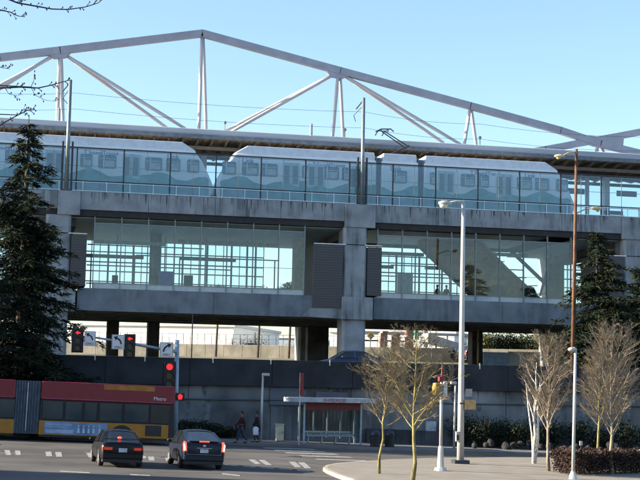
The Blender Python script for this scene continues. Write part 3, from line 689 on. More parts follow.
def shrub(p,r,h,seed,label,m=leaf_d,group=None,n=2600,name='shrub',sz=.13):
    rnd=random.Random(seed); t=thing(name,p,label,'shrub',group); b=MB(); s=MB()
    for k in range(5):
        a=k*1.26+rnd.random(); s.tube([(0,0,-.1),(math.cos(a)*r*.3,math.sin(a)*r*.3,h*.5),(math.cos(a)*r*.5,math.sin(a)*r*.5,h*.8)],[.05,.03,.01],5)
    for k in range(7):
        a=k*.9+rnd.random(); rr=r*.45*rnd.random(); leafy(b,(math.cos(a)*rr,math.sin(a)*rr,h*(.35+.28*rnd.random())),1,n//7,rnd,sz,r*.75,r*.75,h*.42,.35)
    s.build('stem',dark_bark,t); b.build('foliage',m,t); return t
p=onY(38,380,82.3); shrub((p.x,82.3,gz(p.x,82)),2.3,5.3,3,'big dark rounded shrub between the bus bellows and the parapet',n=7000,sz=.16)
for i,(px,py,r,h) in enumerate([(182,443,1.1,1.2),(196,443,1.2,1.1),(211,444,1.2,1.0),(226,444,1.1,.8)]):
    p=onY(px,py,82.7); shrub((p.x,82.7,gz(p.x,83)+.1),r,h,30+i,'low dark shrub along the foot of the wall left of the walkers',group='low dark shrubs at the wall foot',n=1500)
for i,px in enumerate((467,482,500,517,535,556,580,602,625,648)):
    p=onY(px,450,82.6); rr=random.Random(i); shrub((p.x,82.6+rr.uniform(-.2,.5),gz(p.x,83)+.1),1.25,1.5+rr.uniform(0,.9),50+i,'dark shrub on the rocky bank below the wall, right of the tall lamp',group='dark shrubs on the rocky bank',n=1700)
rock_m=mat('shade_dark_rock',(.02,.019,.02),.9,var=.3,scale=2,bump=.4)  # near-black rock colour, the shade on the bank is put into it
rr=random.Random(4)
def rock(p,r,lab,grp):
    b=MB(); b.sphere((0,0,0),r,10,7,rr.uniform(.9,1.3),rr.uniform(.7,1),rr.uniform(.55,.8))
    q=random.Random(rr.random()); dirs=[V((q.gauss(0,1),q.gauss(0,1),q.gauss(0,1))).normalized() for _ in range(9)]
    for i,v in enumerate(b.v):
        for d in dirs:
            k=v.dot(d)-r*.68
            if k>0: b.v[i]=v=v-d*k*.85
    o=b.build('boulder',rock_m,None,loc=p); o.rotation_euler=(rr.random(),rr.random(),rr.random()*6); tag(o,lab,'rock',grp)
for i in range(19):
    x=X(470,82,450)+i*.62+rr.uniform(-.3,.3); y=80.9+rr.uniform(-.4,1.1); rock((x,y,gz(x,y)+.28+(y-80.5)*.25),rr.uniform(.2,.36),'dark boulder in the row edging the bank below the wall','boulders edging the bank')
# hedge with its low posts
ht=thing('hedge',G(600,470,.14),'clipped reddish brown hedge along the plaza edge, bottom right','hedge'); hp=ht.location
b=MB(); s=MB(); rnd=random.Random(8)
a=G(568,475,.14); c=G(700,472,.14)
for i in range(26000):
    f=rnd.random(); dep=rnd.random(); q=a.lerp(c,f)+V((0,dep*2.2-.2,0)); z=rnd.random()**.55*(.98+.06*math.sin(f*31)+.04*math.sin(f*77+dep*4))
    o=V((q.x,q.y,gz(q.x,q.y)+.14+z))-hp; d=V((rnd.gauss(0,1),rnd.gauss(0,1),rnd.gauss(0,1))).normalized()*.06; e=perp(d.normalized(),rnd)*.035
    b.add([o-d,o+e,o+d,o-e],[(0,1,2,3)])
for i in range(500):
    f=rnd.random(); q=a.lerp(c,f)+V((0,rnd.random()*2,0)); o=V((q.x,q.y,gz(q.x,q.y)+.14))-hp; s.tube([o,o+V((rnd.gauss(0,.05),0,.5)),o+V((rnd.gauss(0,.12),rnd.gauss(0,.1),.95+rnd.random()*.14))],[.012,.009,.004],3,cap=False)
b.build('foliage',hedge_m,ht); s.build('stem',mat('hedge_stem',(.12,.07,.05),.9),ht)
# near tree whose twigs hang into the upper left corner
nt=thing('bare_tree',(-6.2,13.5,gz(-6,13)),'near bare tree whose budding twigs reach into the upper left corner','tree'); o=nt.location
tk=MB(); tk.tube([(0,0,-.1),(.1,0,3),(.0,.3,7.5)],[.2,.15,.05],10); br=MB(); bud=MB()
def twig(pts,Y,r=.012):
    P=[onY(q[0],q[1],Y)-o for q in pts]; br.tube(P,[r*(1-.65*i/(len(P)-1)) for i in range(len(P))],6); rnd=random.Random(int(pts[0][1]*7))
    br.tube([V((0.03,0.1,cl(P[0].z-1.0,1,7))),P[0].lerp(V((0,0,P[0].z)),.5)+V((0,0,-.2)),P[0]],[.03,.022,r],6)
    for a,c in zip(P,P[1:]):
        for k in range(3):
            q=a.lerp(c,rnd.random()); d=(c-a).normalized(); s=(d*.8+V((0,rnd.gauss(0,.4),rnd.choice((1,1,-1))*.9))).normalized(); L=rnd.uniform(.02,.07)
            br.tube([q,q+s*L],[r*.45,r*.3],4); br.sphere(q+s*L,.0075,6,4,1,1,1.6)
twig([(-40,-12),(-5,-6),(18,3),(35,6),(52,9),(68,9.5),(85,7),(98,3),(103,-1)],15,.011)
twig([(-40,-5),(0,10),(10,12),(18,16),(25,17)],15,.009)
twig([(15,-12),(22,4),(40,7)],15,.006)
twig([(-40,92),(0,88),(20,87),(38,88),(52,85),(62,82),(70,80)],15,.011)
twig([(-40,62),(-5,66),(4,68),(10,69)],15,.006)
twig([(5,88),(9,94),(15,95.5),(23,95)],15,.004); twig([(31,87),(35,95),(45,100),(56,101.5)],15,.004); twig([(31,87),(34,80),(34.5,74)],15,.005)
twig([(-40,135),(-5,128),(5,122),(18,115),(28,110),(34,109)],15,.010); twig([(18,115),(24,109),(26,110),(33,112)],15,.005)
tk.build('trunk',dark_bark,nt,smooth=True); br.build('branches',mat('dark_twig',(.045,.04,.045),.8),nt)
rs=random.Random(21); st=MB()
for i in range(70):
    x=rs.uniform(-12,45); w_=rs.uniform(.05,.28); h_=rs.uniform(.4,2.1); z_=-.21; y_=84.0-.0025-rs.random()*.004
    if rs.random()<.4: z_=-1.06; h_*=.9
    yy=y_+(.03 if z_>-.5 else 0)
    if z_>-.5: h_=min(h_,.75)
    st.add([(x-w_,yy,z_),(x+w_,yy,z_),(x+w_*.7,yy,z_-h_*.6),(x+w_*.2,yy,z_-h_),(x-w_*.5,yy,z_-h_*.75)],[(0,1,2,3,4)])
so_=st.build('water_stain',mat('wall_water_stain',(.145,.156,.163),.9,var=.3,scale=2),RW); so_['kind']='stuff'
# ------------------------------------------------------------------ street lamps and poles
lamp_w=mat('galvanised_pole',(.40,.40,.39),.4,.15,var=.06,scale=2)
def cobra(b,a,d,r=.055):     # arm drawn by caller
    pass
# tall lamp
p=G(460.3,463.5,.14); top=onY(463.5,203,p.y); t=thing('street_lamp',p,'tall pale tapered street lamp with a single arm, in front of the mezzanine','street lamp'); H=top.z-p.z; dx=top.x-p.x
MB().tube([(0,0,.1),(dx*.2,0,H*.25),(dx*.7,0,H*.8),(dx,0,H)],[.165,.14,.10,.085],14).build('pole',lamp_w,t,smooth=True)
MB().box(-.36,.36,-.3,.3,0,.16).build('base_plate',dark_steel,t,bevel=.02)
MB().tube([(dx-.005,0,H-.02),(dx-.12,0,H+.06),(dx-.35,-.02,H+.06),(dx-.75,-.05,H-.02)],[.085,.06,.045,.04],10).build('arm',lamp_w,t,smooth=True)
b=MB(); b.sphere((dx-.92,-.05,H-.06),.26,12,8,1.25,.8,.5); h_=b.build('lamp_head',lamp_w,t,smooth=True); MB().sphere((dx-.98,-.05,H-.16),.2,12,8,1,.8,.75).build('lens',mat('frosted_lens',(.7,.68,.6),.3),h_,smooth=True)
b=MB(); b.box(.18,.5,-.12,-.1,3.05,3.4); b.build('notice_plate',mat('grey_plate',(.30,.32,.35),.6),t)
b=MB(); b.box(.14,.68,-.16,.1,2.45,2.9); b.build('crossing_signal_box',mat('tan_signal_box',(.42,.30,.15),.7,var=.1,scale=6),t,bevel=.02)
b=MB(); b.box(-.26,-.12,-.17,-.02,1.0,1.45); b.build('push_button_box',lamp_w,t,bevel=.01); MB().box(-.24,-.14,-.19,-.17,1.06,1.3).build('push_button',black,t)
MB().box(-.1,.25,-.15,-.10,2.7,2.76).build('bracket',dark_steel,t)
# slender lamp on the right
p=G(573,479,.14); top=onY(575.5,349,p.y); t=thing('street_lamp',p,'slender white lamp post with a small left-facing head beside the hedge','street lamp'); H=top.z-p.z; dx=top.x-p.x
MB().tube([(0,0,.1),(dx,0,H)],[.07,.055],12).build('pole',lamp_w,t,smooth=True); MB().tube([(0,0,0),(0,0,.12),(0,0,.3)],[.17,.15,.08],12).build('base',lamp_w,t)
b=MB(); b.tube([(dx+.02,0,H-.04),(dx-.1,0,H+.02)],[.07,.07],10); b.sphere((dx-.16,0,H-.02),.15,12,8,1.1,.9,.6); b.build('lamp_head',lamp_w,t,smooth=True)
# short lamps by the wall
def short_lamp(px,pyb,pyt,lab,s):
    p=G(px,pyb,.14); top=onY(px+1.2,pyt,p.y); t=thing('street_lamp',p,lab,'street lamp','short lamps along the wall'); H=top.z-p.z
    MB().tube([(0,0,0),(.05,0,H)],[.075,.055],10).build('pole',lamp_w,t,smooth=True); b=MB(); b.box(min(.0,s*.42),max(.1,s*.42),-.12,.12,H-.02,H+.14); b.build('lamp_head',lamp_w,t,bevel=.03)
short_lamp(260.5,442.5,375.5,'short pale lamp beside the second walker by the wall',1)
short_lamp(454,449,384,'short grey lamp against the wall just left of the tall pole',-.6)
# rusty double lamp
rust=mat('rusty_pole',(.12,.058,.034),.8,.1,var=.25,scale=1.5)
p=onY(572.5,372,89); p.z=.85; top=onY(576.5,149,89); t=thing('street_lamp',p,'tall rust brown lamp pole with two opposite arms in front of the conifer','street lamp'); H=top.z-p.z; dx=top.x-p.x
MB().tube([(0,0,0),(dx,0,H)],[.16,.09],12).build('pole',rust,t,smooth=True)
for px,py,s,pz in((562,156,-1,152),(594,208,1,214)):
    h=onY(px,py,89)-p; m_=onY(575,pz,89)-p; a=MB(); a.tube([m_,m_.lerp(h,.5)+V((0,0,.1)),h],[.05,.04,.035],8); a.build('arm',mat('tan_arm',(.45,.36,.22),.6),t)
    b=MB(); b.sphere(h+V((s*.18,0,-.02)),.3,12,8,1.3,.7,.42); h_=b.build('lamp_head',mat('tan_lamp_head',(.55,.48,.34),.5),t,smooth=True); MB().sphere(h+V((s*.25,0,-.12)),.17,10,6,1,.8,.8).build('lens',mat('yellow_lens',(.55,.45,.18),.3),h_,smooth=True)
# pedestrian signal pole on the plaza
p=G(440.5,470.5,.14); top=onY(441.6,380,p.y); t=thing('signal_pole',p,'white pole with flared base and a side-on yellow crossing signal','pole'); H=top.z-p.z; dx=top.x-p.x
MB().tube([(0,0,.0),(0,0,.12)],[.27,.24],12).build('base_plate',lamp_w,t); MB().tube([(0,0,.1),(0,0,.9),(.0,0,1.0)],[.15,.11,.075],12).build('flared_base',lamp_w,t)
MB().tube([(0,0,.9),(dx,0,H)],[.07,.06],12).build('pole',lamp_w,t,smooth=True)
b=MB(); b.box(dx-.33,dx-.09,-.2,.2,H-.62,H-.12); h_=b.build('signal_housing',mat('yellow_housing',(.34,.21,.03),.5),t,bevel=.05); b=MB(); b.sphere((dx-.3,-.02,H-.37),.17,10,8,.6,1,1.4); b.build('visor',mat('yellow_housing',(1,1,1)),h_,smooth=True)
MB().box(dx+.04,dx+.2,-.2,.16,H-.66,H-.05).build('signal_housing',white_sign,t,bevel=.03); MB().box(dx-.14,dx+.14,-.12,.12,H-.07,H+.14).build('cap',red_off,t,bevel=.03)
MB().tube([(dx,0,H+.1),(dx+.03,0,H+.8)],[.035,.02],8).build('finial',red_off,t)
# bus stop flag above the shelter
p=G(303.2,446,.14); top=onY(304.3,373,p.y+1.2); t=thing('bus_stop_sign',(p.x,p.y+1.2,p.z),'narrow red bus stop blade on a thin post at the left end of the shelter','sign'); H=top.z-p.z
MB().tube([(0,0,0),(.0,0,H)],.035,8).build('pole',lamp_w,t); MB().box(-.02,.19,-.06,-.03,H-1.25,H).build('sign_blade',red_off,t)
# cabinets and bins
p=G(280,441.8,.14); t=thing('utility_cabinet',(p.x,p.y,p.z),'beige utility cabinet on the sidewalk left of the shelter','cabinet')
MB().box(-.22,.22,0,.4,.06,.98).build('cabinet_body',mat('beige_paint',(.55,.50,.38),.6),t,bevel=.02); MB().box(-.25,.25,-.03,.43,.98,1.03).build('lid',mat('beige_paint',(1,1,1)),t,bevel=.01); MB().box(-.25,.25,-.03,.43,0,.06).build('plinth',side_m,t); MB().box(.12,.15,-.02,0,.45,.6).build('handle',black,t)
p=onY(431,430,83.7); t=thing('electrical_box',(p.x,83.65,Zh(431,436,83.7)),'grey electrical box fixed to the wall behind the plaza trees','cabinet')
MB().box(-.33,.33,0,.3,0,.9).build('box_body',mat('grey_box_paint',(.38,.42,.46),.5),t,bevel=.02); MB().box(-.28,.28,-.015,0,.05,.85).build('door',mat('grey_box_paint',(1,1,1)),t,bevel=.008); MB().box(.2,.23,-.03,-.015,.4,.55).build('handle',black,t)
for px,lab in((375,'dark domed litter bin nearest the shelter'),(389.5,'dark domed litter bin behind the trunk, farther from the shelter')):
    p=G(px,447,.14); t=thing('litter_bin',p,lab,'bin'); MB().tube([(0,0,0),(0,0,.62)],[.27,.3],16).build('bin_body',black,t); b=MB(); b.tube([(0,0,.62),(0,0,.72),(0,0,.84),(0,0,.93),(0,0,.97)],[.31,.30,.25,.15,.03],16); l_=b.build('domed_lid',dark_steel,t,smooth=True); MB().box(-.12,.12,-.31,-.25,.7,.8).build('flap',black,l_)
MB_=MB(); x0,x1=X(366,83.6,440),X(452,83.6,440)
for i in range(6):
    a=x0+(x1-x0)*i/6; MB_.box(a+.01,a+(x1-x0)/6-.01,83.4,83.95,gz(a,84)-.1,gz(a,84)+1.0)
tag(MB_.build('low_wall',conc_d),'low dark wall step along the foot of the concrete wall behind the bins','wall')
# small post and boxy light near the hedge
p=G(581,474,.14); t=thing('marker_post',p,'thin dark marker post in front of the hedge','post'); MB().tube([(0,0,0),(0,0,1.35)],.025,6).build('post',black,t); MB().box(-.06,.06,-.03,.03,1.2,1.38).build('marker_head',lamp_w,t)
p=G(634,472,.14); t=thing('bollard_light',p+V((0,0,0)),'small white bollard light at the right end of the hedge','lamp'); MB().tube([(0,-.6,0),(0,-.6,.85)],.05,8).build('post',lamp_w,t); MB().sphere((-.03,-.6,.93),.13,10,8,1.1,1,.8).build('lamp_head',white_sign,t,smooth=True)
# ------------------------------------------------------------------ bus shelter
YS=79.2
p=onY(333,446,YS); sx0,sx1=X(303.5,YS,420),X(362,YS,420); w=(sx1-sx0); t=thing('bus_shelter',((sx0+sx1)/2,YS,gz(p.x,YS)+.14),'glazed bus shelter with a flat pale canopy and dark red header, against the wall','bus shelter'); h=w/2
zt_=Zh(333,400.5,YS)-t.location.z
alu=mat('shelter_aluminium',(.30,.36,.42),.4,.3)
for x in(-h,h-.1):
    for y in(0,1.5): MB().box(x,x+.1,y,y+.1,0,zt_-.2).build('post',alu,t)
cx0,cx1=X(290,YS,402)-t.location.x,X(374,YS,402)-t.location.x
MB().box(cx0,cx1,-.7,2.0,zt_-.12,zt_+.14).build('canopy',mat('canopy_grey',(.36,.39,.42),.5),t,bevel=.02)
text('lettering','RAPIDRIDE',.26,mat('sign_red_letters',(.45,.05,.07),.5),t,(X(332,YS,400)-t.location.x,-.71,zt_+.01),FACE)
MB().box(-h+.1,h-.1,0,.06,zt_-.55,zt_-.14).build('header_panel',mat('header_red',(.16,.02,.025),.5),t)
b=MB(); b.box(-h+.1,h-.1,1.52,1.56,.55,zt_-.3); b.build('glass_panel',glass('shelter_glass',(.72,.74,.70),.5),t)
b=MB()
for i in range(5): x=-h+.1+(w-.2)*i/4; b.box(x-.03,x+.03,1.46,1.6,.3,zt_-.2)
b.box(-h,h,1.46,1.6,.5,.56); b.build('frame',alu,t)
b=MB(); 
for i in range(14): x=-h+.3+(w-.6)*i/13; b.box(x-.012,x+.012,1.40,1.42,.6,2.1)
b.build('window_bar',mat('dark_bars',(.06,.07,.09),.5),t)
b=MB()
b.box(-h+.35,h-.35,.9,1.35,.42,.48); b.box(-h+.35,h-.35,1.32,1.36,.62,.72)
for i in range(4): x=-h+.5+(w-1)*i/3; b.box(x-.03,x+.03,.95,1.3,0,.42); b.box(x-.02,x+.02,1.3,1.34,.4,.72)
b.build('bench',alu,t)
for x in(-h+.02,h-.05): MB().box(x,x+.03,.12,1.5,.4,zt_-.3).build('glass_panel',MATS['shelter_glass'],t)
t=thing('wall_sign',(X(333,YW-.4,395),YW-.02,Zh(333,398,YW)),'long faded grey name sign on the wall above the shelter','sign')
MB().box(-1.0,1.0,-.04,0,0,.36).build('sign_panel',mat('faded_sign',(.09,.10,.14),.6),t)
t=thing('wall_panel',(X(287,YW-.1,405),YW-.03,Zh(287,405,YW)),'dark rectangular panel on the wall above and left of the shelter','panel')
MB().box(-1.05,1.05,-.05,0,0,1.05).build('panel_sheet',mat('faded_panel',(.10,.115,.14),.6,var=.1,scale=8,stretch=(.1,1,4)),t); MB().box(-1.1,1.1,-.04,0,-.05,0).build('panel_frame',dark_steel,t)
# ------------------------------------------------------------------ traffic signals
p=G(174.5,441,.0); py=p.y; 
PY=76.9+.5; p=onY(174.8,440,PY); top=onY(177.2,340,PY); gp=gz(p.x,PY)+.14
t=thing('signal_mast',(p.x,PY,gp),'blue grey signal pole at the kerb with a long mast arm over the bus','traffic signal pole'); o=t.location; H=top.z-gp
mastm=mat('mast_blue_grey',(.26,.34,.42),.45,.2,var=.08)
MB().tube([(0,0,0),(top.x-p.x,0,H)],[.16,.12],12).build('pole',mastm,t,smooth=True)
P=[onY(x,y,PY-.3)-o for x,y in((175.5,351.5),(150,347),(120,341.5),(98,338),(72,335.5))]
MB().tube([V((top.x-p.x-.02,0,P[0].z-.03))]+P,[.11,.10,.085,.07,.06,.05],10).build('mast_arm',mastm,t,smooth=True)
MB().tube([(0,0,0),(0,0,.1)],[.3,.28],12).build('base_plate',dark_steel,t)
yb=PY-.62
def arrow(kind):      # flat arrow outline in a -.5...5 box
    pts=[]; s=-1 if kind=='left' else 1
    import math as m
    c=[]
    for k in range(9): a=k/8*1.25; c.append((s*(-.28+.62*(1-m.cos(a))),-.36+.62*m.sin(a)))
    L=[];R=[]
    for i,(x,y) in enumerate(c):
        a,b_=c[max(i-1,0)],c[min(i+1,8)]; d=V((b_[0]-a[0],b_[1]-a[1])); d.normalize(); n_=V((-d.y,d.x)); L.append((x+n_.x*.075,y+n_.y*.075)); R.append((x-n_.x*.075,y-n_.y*.075))
    e=V(c[-1]); n0=V((-d.y,d.x)); tip=e+d*.36
    return L+[tuple(e+n0*.24),tuple(tip),tuple(e-n0*.24)]+R[::-1]
def turn_sign(px0,px1,py0,py1,kind,lab):
    a=onY(px0,py0,yb); c=onY(px1,py1,yb); w=(c.x-a.x); h=a.z-c.z; t=thing('turn_sign',((a.x+c.x)/2,yb,c.z),lab,'road sign','turn signs hung on the mast arm')
    MB().box(-w/2,w/2,0,.03,0,h).build('sign_panel',white_sign,t,bevel=.01)
    b=MB(); b.box(-w/2+.02,w/2-.02,-.003,-.001,.02,.035); b.box(-w/2+.02,w/2-.02,-.003,-.001,h-.035,h-.02); b.box(-w/2+.02,-w/2+.035,-.003,-.001,.035,h-.035); b.box(w/2-.035,w/2-.02,-.003,-.001,.035,h-.035); b.build('border',black,t)
    s=w*.78; b=MB(); b.prism([(x*s,y*s+h*.60) for x,y in arrow(kind)],'y',-.012,-.004); b.build('arrow',black,t)
    text('lettering','ONLY',h*.19,black,t,(0,-.006,h*.15),FACE); MB().box(-.03,.03,.03,.4,h*.35,h*.6).build('bracket',dark_steel,t)
turn_sign(84.5,95.5,331,346,'left','white left turn ONLY sign at the outer tip of the mast arm')
turn_sign(112,124.5,334.5,349.5,'left','white left turn ONLY sign, middle of the mast arm')
turn_sign(160,173,342,357,'right','white right turn ONLY sign beside the mast pole')
def hand_poly(): return [(-.35,-.5),(.3,-.5),(.45,-.1),(.5,.25),(.38,.28),(.28,.02),(.26,.45),(.14,.46),(.1,.08),(.06,.55),(-.06,.55),(-.08,.08),(-.14,.5),(-.26,.48),(-.24,0),(-.34,.3),(-.46,.25),(-.4,-.2)]
def signal(px,py0,py1,kind,lab,arr=False):
    a=onY(px,py0,yb); c=onY(px,py1,yb); h=a.z-c.z; w=h*.42; t=thing('traffic_signal',(a.x,yb,c.z),lab,'traffic light','red traffic lights on the mast')
    MB().box(-w/2,w/2,0,.2,0,h).build('housing',black,t,bevel=.03); MB().box(-w*.62,w*.62,.2,.215,-.06,h+.06).build('backplate',black,t)
    for i in range(3):
        z=h*(5-2*i)/6; r=h*.125; on=(i==0)
        b=MB(); b.tube([(0,-.012,z),(0,0,z)],[r,r],18)
        if on and arr:
            l_=b.build('lamp',mat('dark_lens',(.03,.01,.01),.3),t); q=[(.5,.13),(0,.13),(0,.42),(-.55,0),(0,-.42),(0,-.13),(.5,-.13)]; b=MB(); b.prism([(x*r*1.7,z+y*r*1.7) for x,y in q],'y',-.03,-.015); b.build('lit_arrow',red_on,l_)
        else: l_=b.build('lamp',red_on if on else mat('dark_lens' if i==0 else 'off_lens',(.05,.045,.02),.3),t)
        v=MB(); n=14; ri=r*1.12
        for j in range(n):
            a0=R_(-20)+R_(220)*j/n; a1=R_(-20)+R_(220)*(j+1)/n
            v.add([(ri*math.cos(x),y,z+ri*math.sin(x)) for y in(-.2,0) for x in(a0,a1)]+[((ri+.01)*math.cos(x),y,z+(ri+.01)*math.sin(x)) for y in(-.2,0) for x in(a0,a1)],[(0,1,3,2),(4,6,7,5),(0,4,5,1),(2,3,7,6)])
        v.build('visor',black,t)
    return t
signal(78.2,329,351.5,0,'red arrow traffic light at the far end of the mast arm',True)
signal(130.2,335,357.5,0,'red arrow traffic light halfway along the mast arm',True)
signal(169.8,362.5,388.5,0,'round red traffic light mounted low beside the mast pole')
a=onY(180.3,393,yb); c=onY(180.3,400.5,yb); t=thing('pedestrian_signal',(a.x,yb,c.z),'small pedestrian signal showing a red hand, right of the mast pole','pedestrian signal'); h=a.z-c.z
MB().box(-.24,.24,0,.2,0,h).build('housing',black,t,bevel=.02); b=MB(); b.prism([(x*.27,y*h*.72+h*.5) for x,y in hand_poly()],'y',-.02,-.006); b.build('lit_hand',red_on,t); MB().box(-.34,-.2,.05,.1,h*.4,h*.5).build('bracket',dark_steel,t)
# ------------------------------------------------------------------ vehicles
def lathe_wheel(b,c,r,w,n=20): b.tube([c+V((-w/2,0,0)),c+V((-w/2+.03,0,0)),c+V((w/2-.03,0,0)),c+V((w/2,0,0))],[r-.03,r,r,r-.03],n)
def car(name,loc,rz,lab,paintm,kind='sedan',lit=False,group=None,plate=True,cat='car'):
    t=thing(name,loc,lab,cat,group,rz)
    S={'sedan':dict(L=4.6,W=.865,belt=.92,hood=.84,roof=1.40,rb=-1.62,rt=-.92,ft=.45,fb=1.22,tail=1.0),
       'hatch':dict(L=4.4,W=.87,belt=.95,hood=.90,roof=1.49,rb=-2.02,rt=-.75,ft=.55,fb=1.55,tail=1.08),
       'van':dict(L=4.8,W=.90,belt=1.05,hood=1.0,roof=1.75,rb=-2.25,rt=-1.9,ft=.6,fb=1.4,tail=1.1)}[kind]
    L=S['L']/2; W=S['W']; tl=S['tail']; hd=S['hood']; be=S['belt']
    secs=[(-L,W*.90,.32,tl-.12),(-L+.06,W*.955,.24,tl-.03),(-L+.35,W*.99,.22,tl),(S['rb']+.05,W,.20,tl),(-.6,W,.19,be+.02),(.5,W,.19,be),(S['fb'],W*.995,.19,be-.03),(L-.45,W*.97,.2,hd-.1),(L-.08,W*.88,.25,hd-.24),(L,W*.80,.32,hd-.34)]
    b=MB(); n=0
    prof=lambda hw,z0,z1:[(0,z0),(hw*.8,z0),(hw*.96,z0+.10),(hw,z0+(z1-z0)*.45),(hw*.985,z0+(z1-z0)*.78),(hw*.93,z1-.05),(hw*.80,z1-.005),(hw*.4,z1+.01),(0,z1+.015)]
    rings=[]
    for y,hw,z0,z1 in secs:
        P=prof(hw,z0,z1); ring=[V((x,y,z)) for x,z in P]+[V((-x,y,z)) for x,z in P[-2:0:-1]]; rings.append(ring)
    k=len(rings[0]); vs=[v for r in rings for v in r]; fs=[(i*k+j,i*k+(j+1)%k,(i+1)*k+(j+1)%k,(i+1)*k+j) for i in range(len(rings)-1) for j in range(k)]
    fs+=[tuple(range(k)),tuple(range((len(rings)-1)*k,len(rings)*k))]
    b.add(vs,fs); body=b.build('body',paintm,t,smooth=True)
    e=body.modifiers.new('edge','EDGE_SPLIT'); e.split_angle=R_(38)
    # cabin
    rf=S['roof']; b=MB(); cs=[(S['rb'],W*.86,tl-.04,tl-.02),(S['rt'],W*.87,be,rf-.05),(-.2,W*.88,be,rf),(S['ft'],W*.87,be,rf-.04),(S['fb'],W*.86,be-.06,be-.04)]
    rings=[]
    for y,hw,z0,z1 in cs:
        f=(z1-z0)/(rf-be); hw2=hw*(1-.26*f); rings.append([V((hw,y,z0)),V(((hw+hw2)/2*1.02,y,(z0+z1)/2)),V((hw2,y,z1-.03*f)),V((hw2*.6,y,z1+.015*f)),V((0,y,z1+.03*f)),V((-hw2*.6,y,z1+.015*f)),V((-hw2,y,z1-.03*f)),V((-(hw+hw2)/2*1.02,y,(z0+z1)/2)),V((-hw,y,z0))])
    k=9; vs=[v for r in rings for v in r]; b.add(vs,[(i*k+j,i*k+(j+1),(i+1)*k+(j+1),(i+1)*k+j) for i in range(4) for j in range(8)])
    b.build('window_glass',glass_d,t,smooth=False)
    b=MB()   # roof skin with pillars
    rr_=[]; off=.014
    for y,hw,z0,z1 in cs[1:4]:
        f=1; hw2=hw*.74+.012; z1=z1
        rr_.append([V((hw2+.01,y,z1-.06)),V((hw2,y,z1-.015)),V((hw2*.6,y,z1+.03)),V((0,y,z1+.045)),V((-hw2*.6,y,z1+.03)),V((-hw2,y,z1-.015)),V((-hw2-.01,y,z1-.06))])
    vs=[v for r in rr_ for v in r]; b.add(vs,[(i*7+j,i*7+j+1,(i+1)*7+j+1,(i+1)*7+j) for i in range(2) for j in range(6)])
    for s in(-1,1):
        r0=V((s*W*.86,S['rb'],tl-.03)); r1=V((s*(W*.87*.74+.01),S['rt'],rf-.06)); b.beam(r0,r1,.09 if kind!='hatch' else .12,.04)
        b.beam(V((s*W*.86,S['fb'],be-.04)),V((s*(W*.87*.74+.01),S['ft'],rf-.05)),.07,.04); b.beam(V((s*W*.885,-.15,be)),V((s*(W*.88*.74+.012),-.2,rf-.03)),.06,.05)
    b.build('roof',paintm,t)
    for s in(-1,1):
        for y in(-L+.85,L-.82):
            w=MB(); lathe_wheel(w,V((s*(W-.10),y,.31)),.315,.2); wo=w.build('wheel',rubber,t); r=MB(); r.tube([(s*(W-.10)+s*.095,y,.31),(s*(W-.10)+s*.108,y,.31)],[.2,.17],14); r.build('rim',chrome,wo)
            a=MB(); n=12; rr2=.37
            a.prism([(y+rr2*math.cos(math.pi*j/n),.30+rr2*math.sin(math.pi*j/n)) for j in range(n+1)],'x',s*(W-.3),s*(W+.006)); a.build('wheel_arch',black,t)
        m_=MB(); m_.sphere((s*(W+.10),.72,be+.06),.11,10,6,.9,.55,.65); m_.beam((s*(W-.04),.75,be),(s*(W+.06),.73,be+.04),.05,.03); m_.build('mirror',paintm,t,smooth=True)
        d=MB(); d.box(min(s*(W-.006),s*(W+.004)),max(s*(W-.006),s*(W+.004)),-.74,-.72,.4,.8) ; d.box(min(s*(W-.006),s*(W+.004)),max(s*(W-.006),s*(W+.004)),-.62,-.45,.74,.765); d.build('door_handle',black,t)
    yr=-L
    if kind=='sedan':
        for s in(-1,1):
            x0,x1=sorted((s*.40,s*W*.93)); MB().box(x0,x1,yr-.03,yr+.25,.66,.80).build('tail_light',tail_off,t,bevel=.03)
        MB().box(-.74,-.42,yr-.036,yr-.028,.68,.78).build('sun_glow_lens',mat('warm_tail',(.5,.05,.02),.3,emit=(1,.10,.02,.05)),t)  # weak emission stands in for sunlight on the tail lens
        MB().box(.45,.72,yr-.036,yr-.028,.68,.78).build('sun_glow_lens',mat('warm_tail',(1,1,1)),t)
        b=MB(); b.box(-W*.86,W*.86,yr+.02,yr+.2,tl+.10,tl+.13); b.box(-W*.8,-W*.76,yr+.05,yr+.15,tl-.02,tl+.1); b.box(W*.76,W*.8,yr+.05,yr+.15,tl-.02,tl+.1); b.build('spoiler',paintm,t,bevel=.01)
        if lit: MB().sphere((-.05,S['rb']+.16,tl+.12),.07,10,6,1.2,.4,.9).build('brake_light',tail_on,t)
        else: MB().box(-.1,.1,S['rb']+.1,S['rb']+.14,tl+.03,tl+.07).build('brake_light',tail_off,t)
    else:
        for s in(-1,1):
            b=MB(); b.prism([(s*.70,.72),(s*W*.955,.70),(s*W*.95,.98),(s*.80,1.10),(s*.72,1.06)],'y',yr-.02,yr+.28); l_=b.build('tail_light',tail_on if lit else tail_off,t,bevel=.02)
            if lit: b=MB(); b.prism([(s*.76,.75),(s*.82,.75),(s*.84,1.0),(s*.79,1.0)],'y',yr-.035,yr-.022); b.build('lit_bulb',tail_hot,l_)
        b=MB(); b.box(-W*.72,W*.72,yr+.02,yr+.25,tl+.01,tl+.05); b.build('spoiler',black,t,bevel=.015)
        MB().box(-.2,.2,yr+.0,yr+.03,tl+.0,tl+.045).build('brake_light',tail_on if lit else tail_off,t)
        MB().sphere((0,yr-.015,.93),.07,12,8,1,.3,.75).build('emblem',chrome,t,smooth=True)
        MB().tube([(0.05,-.7,rf),(0.05,-.82,rf+.14)],[.012,.006],5).build('aerial',black,t)
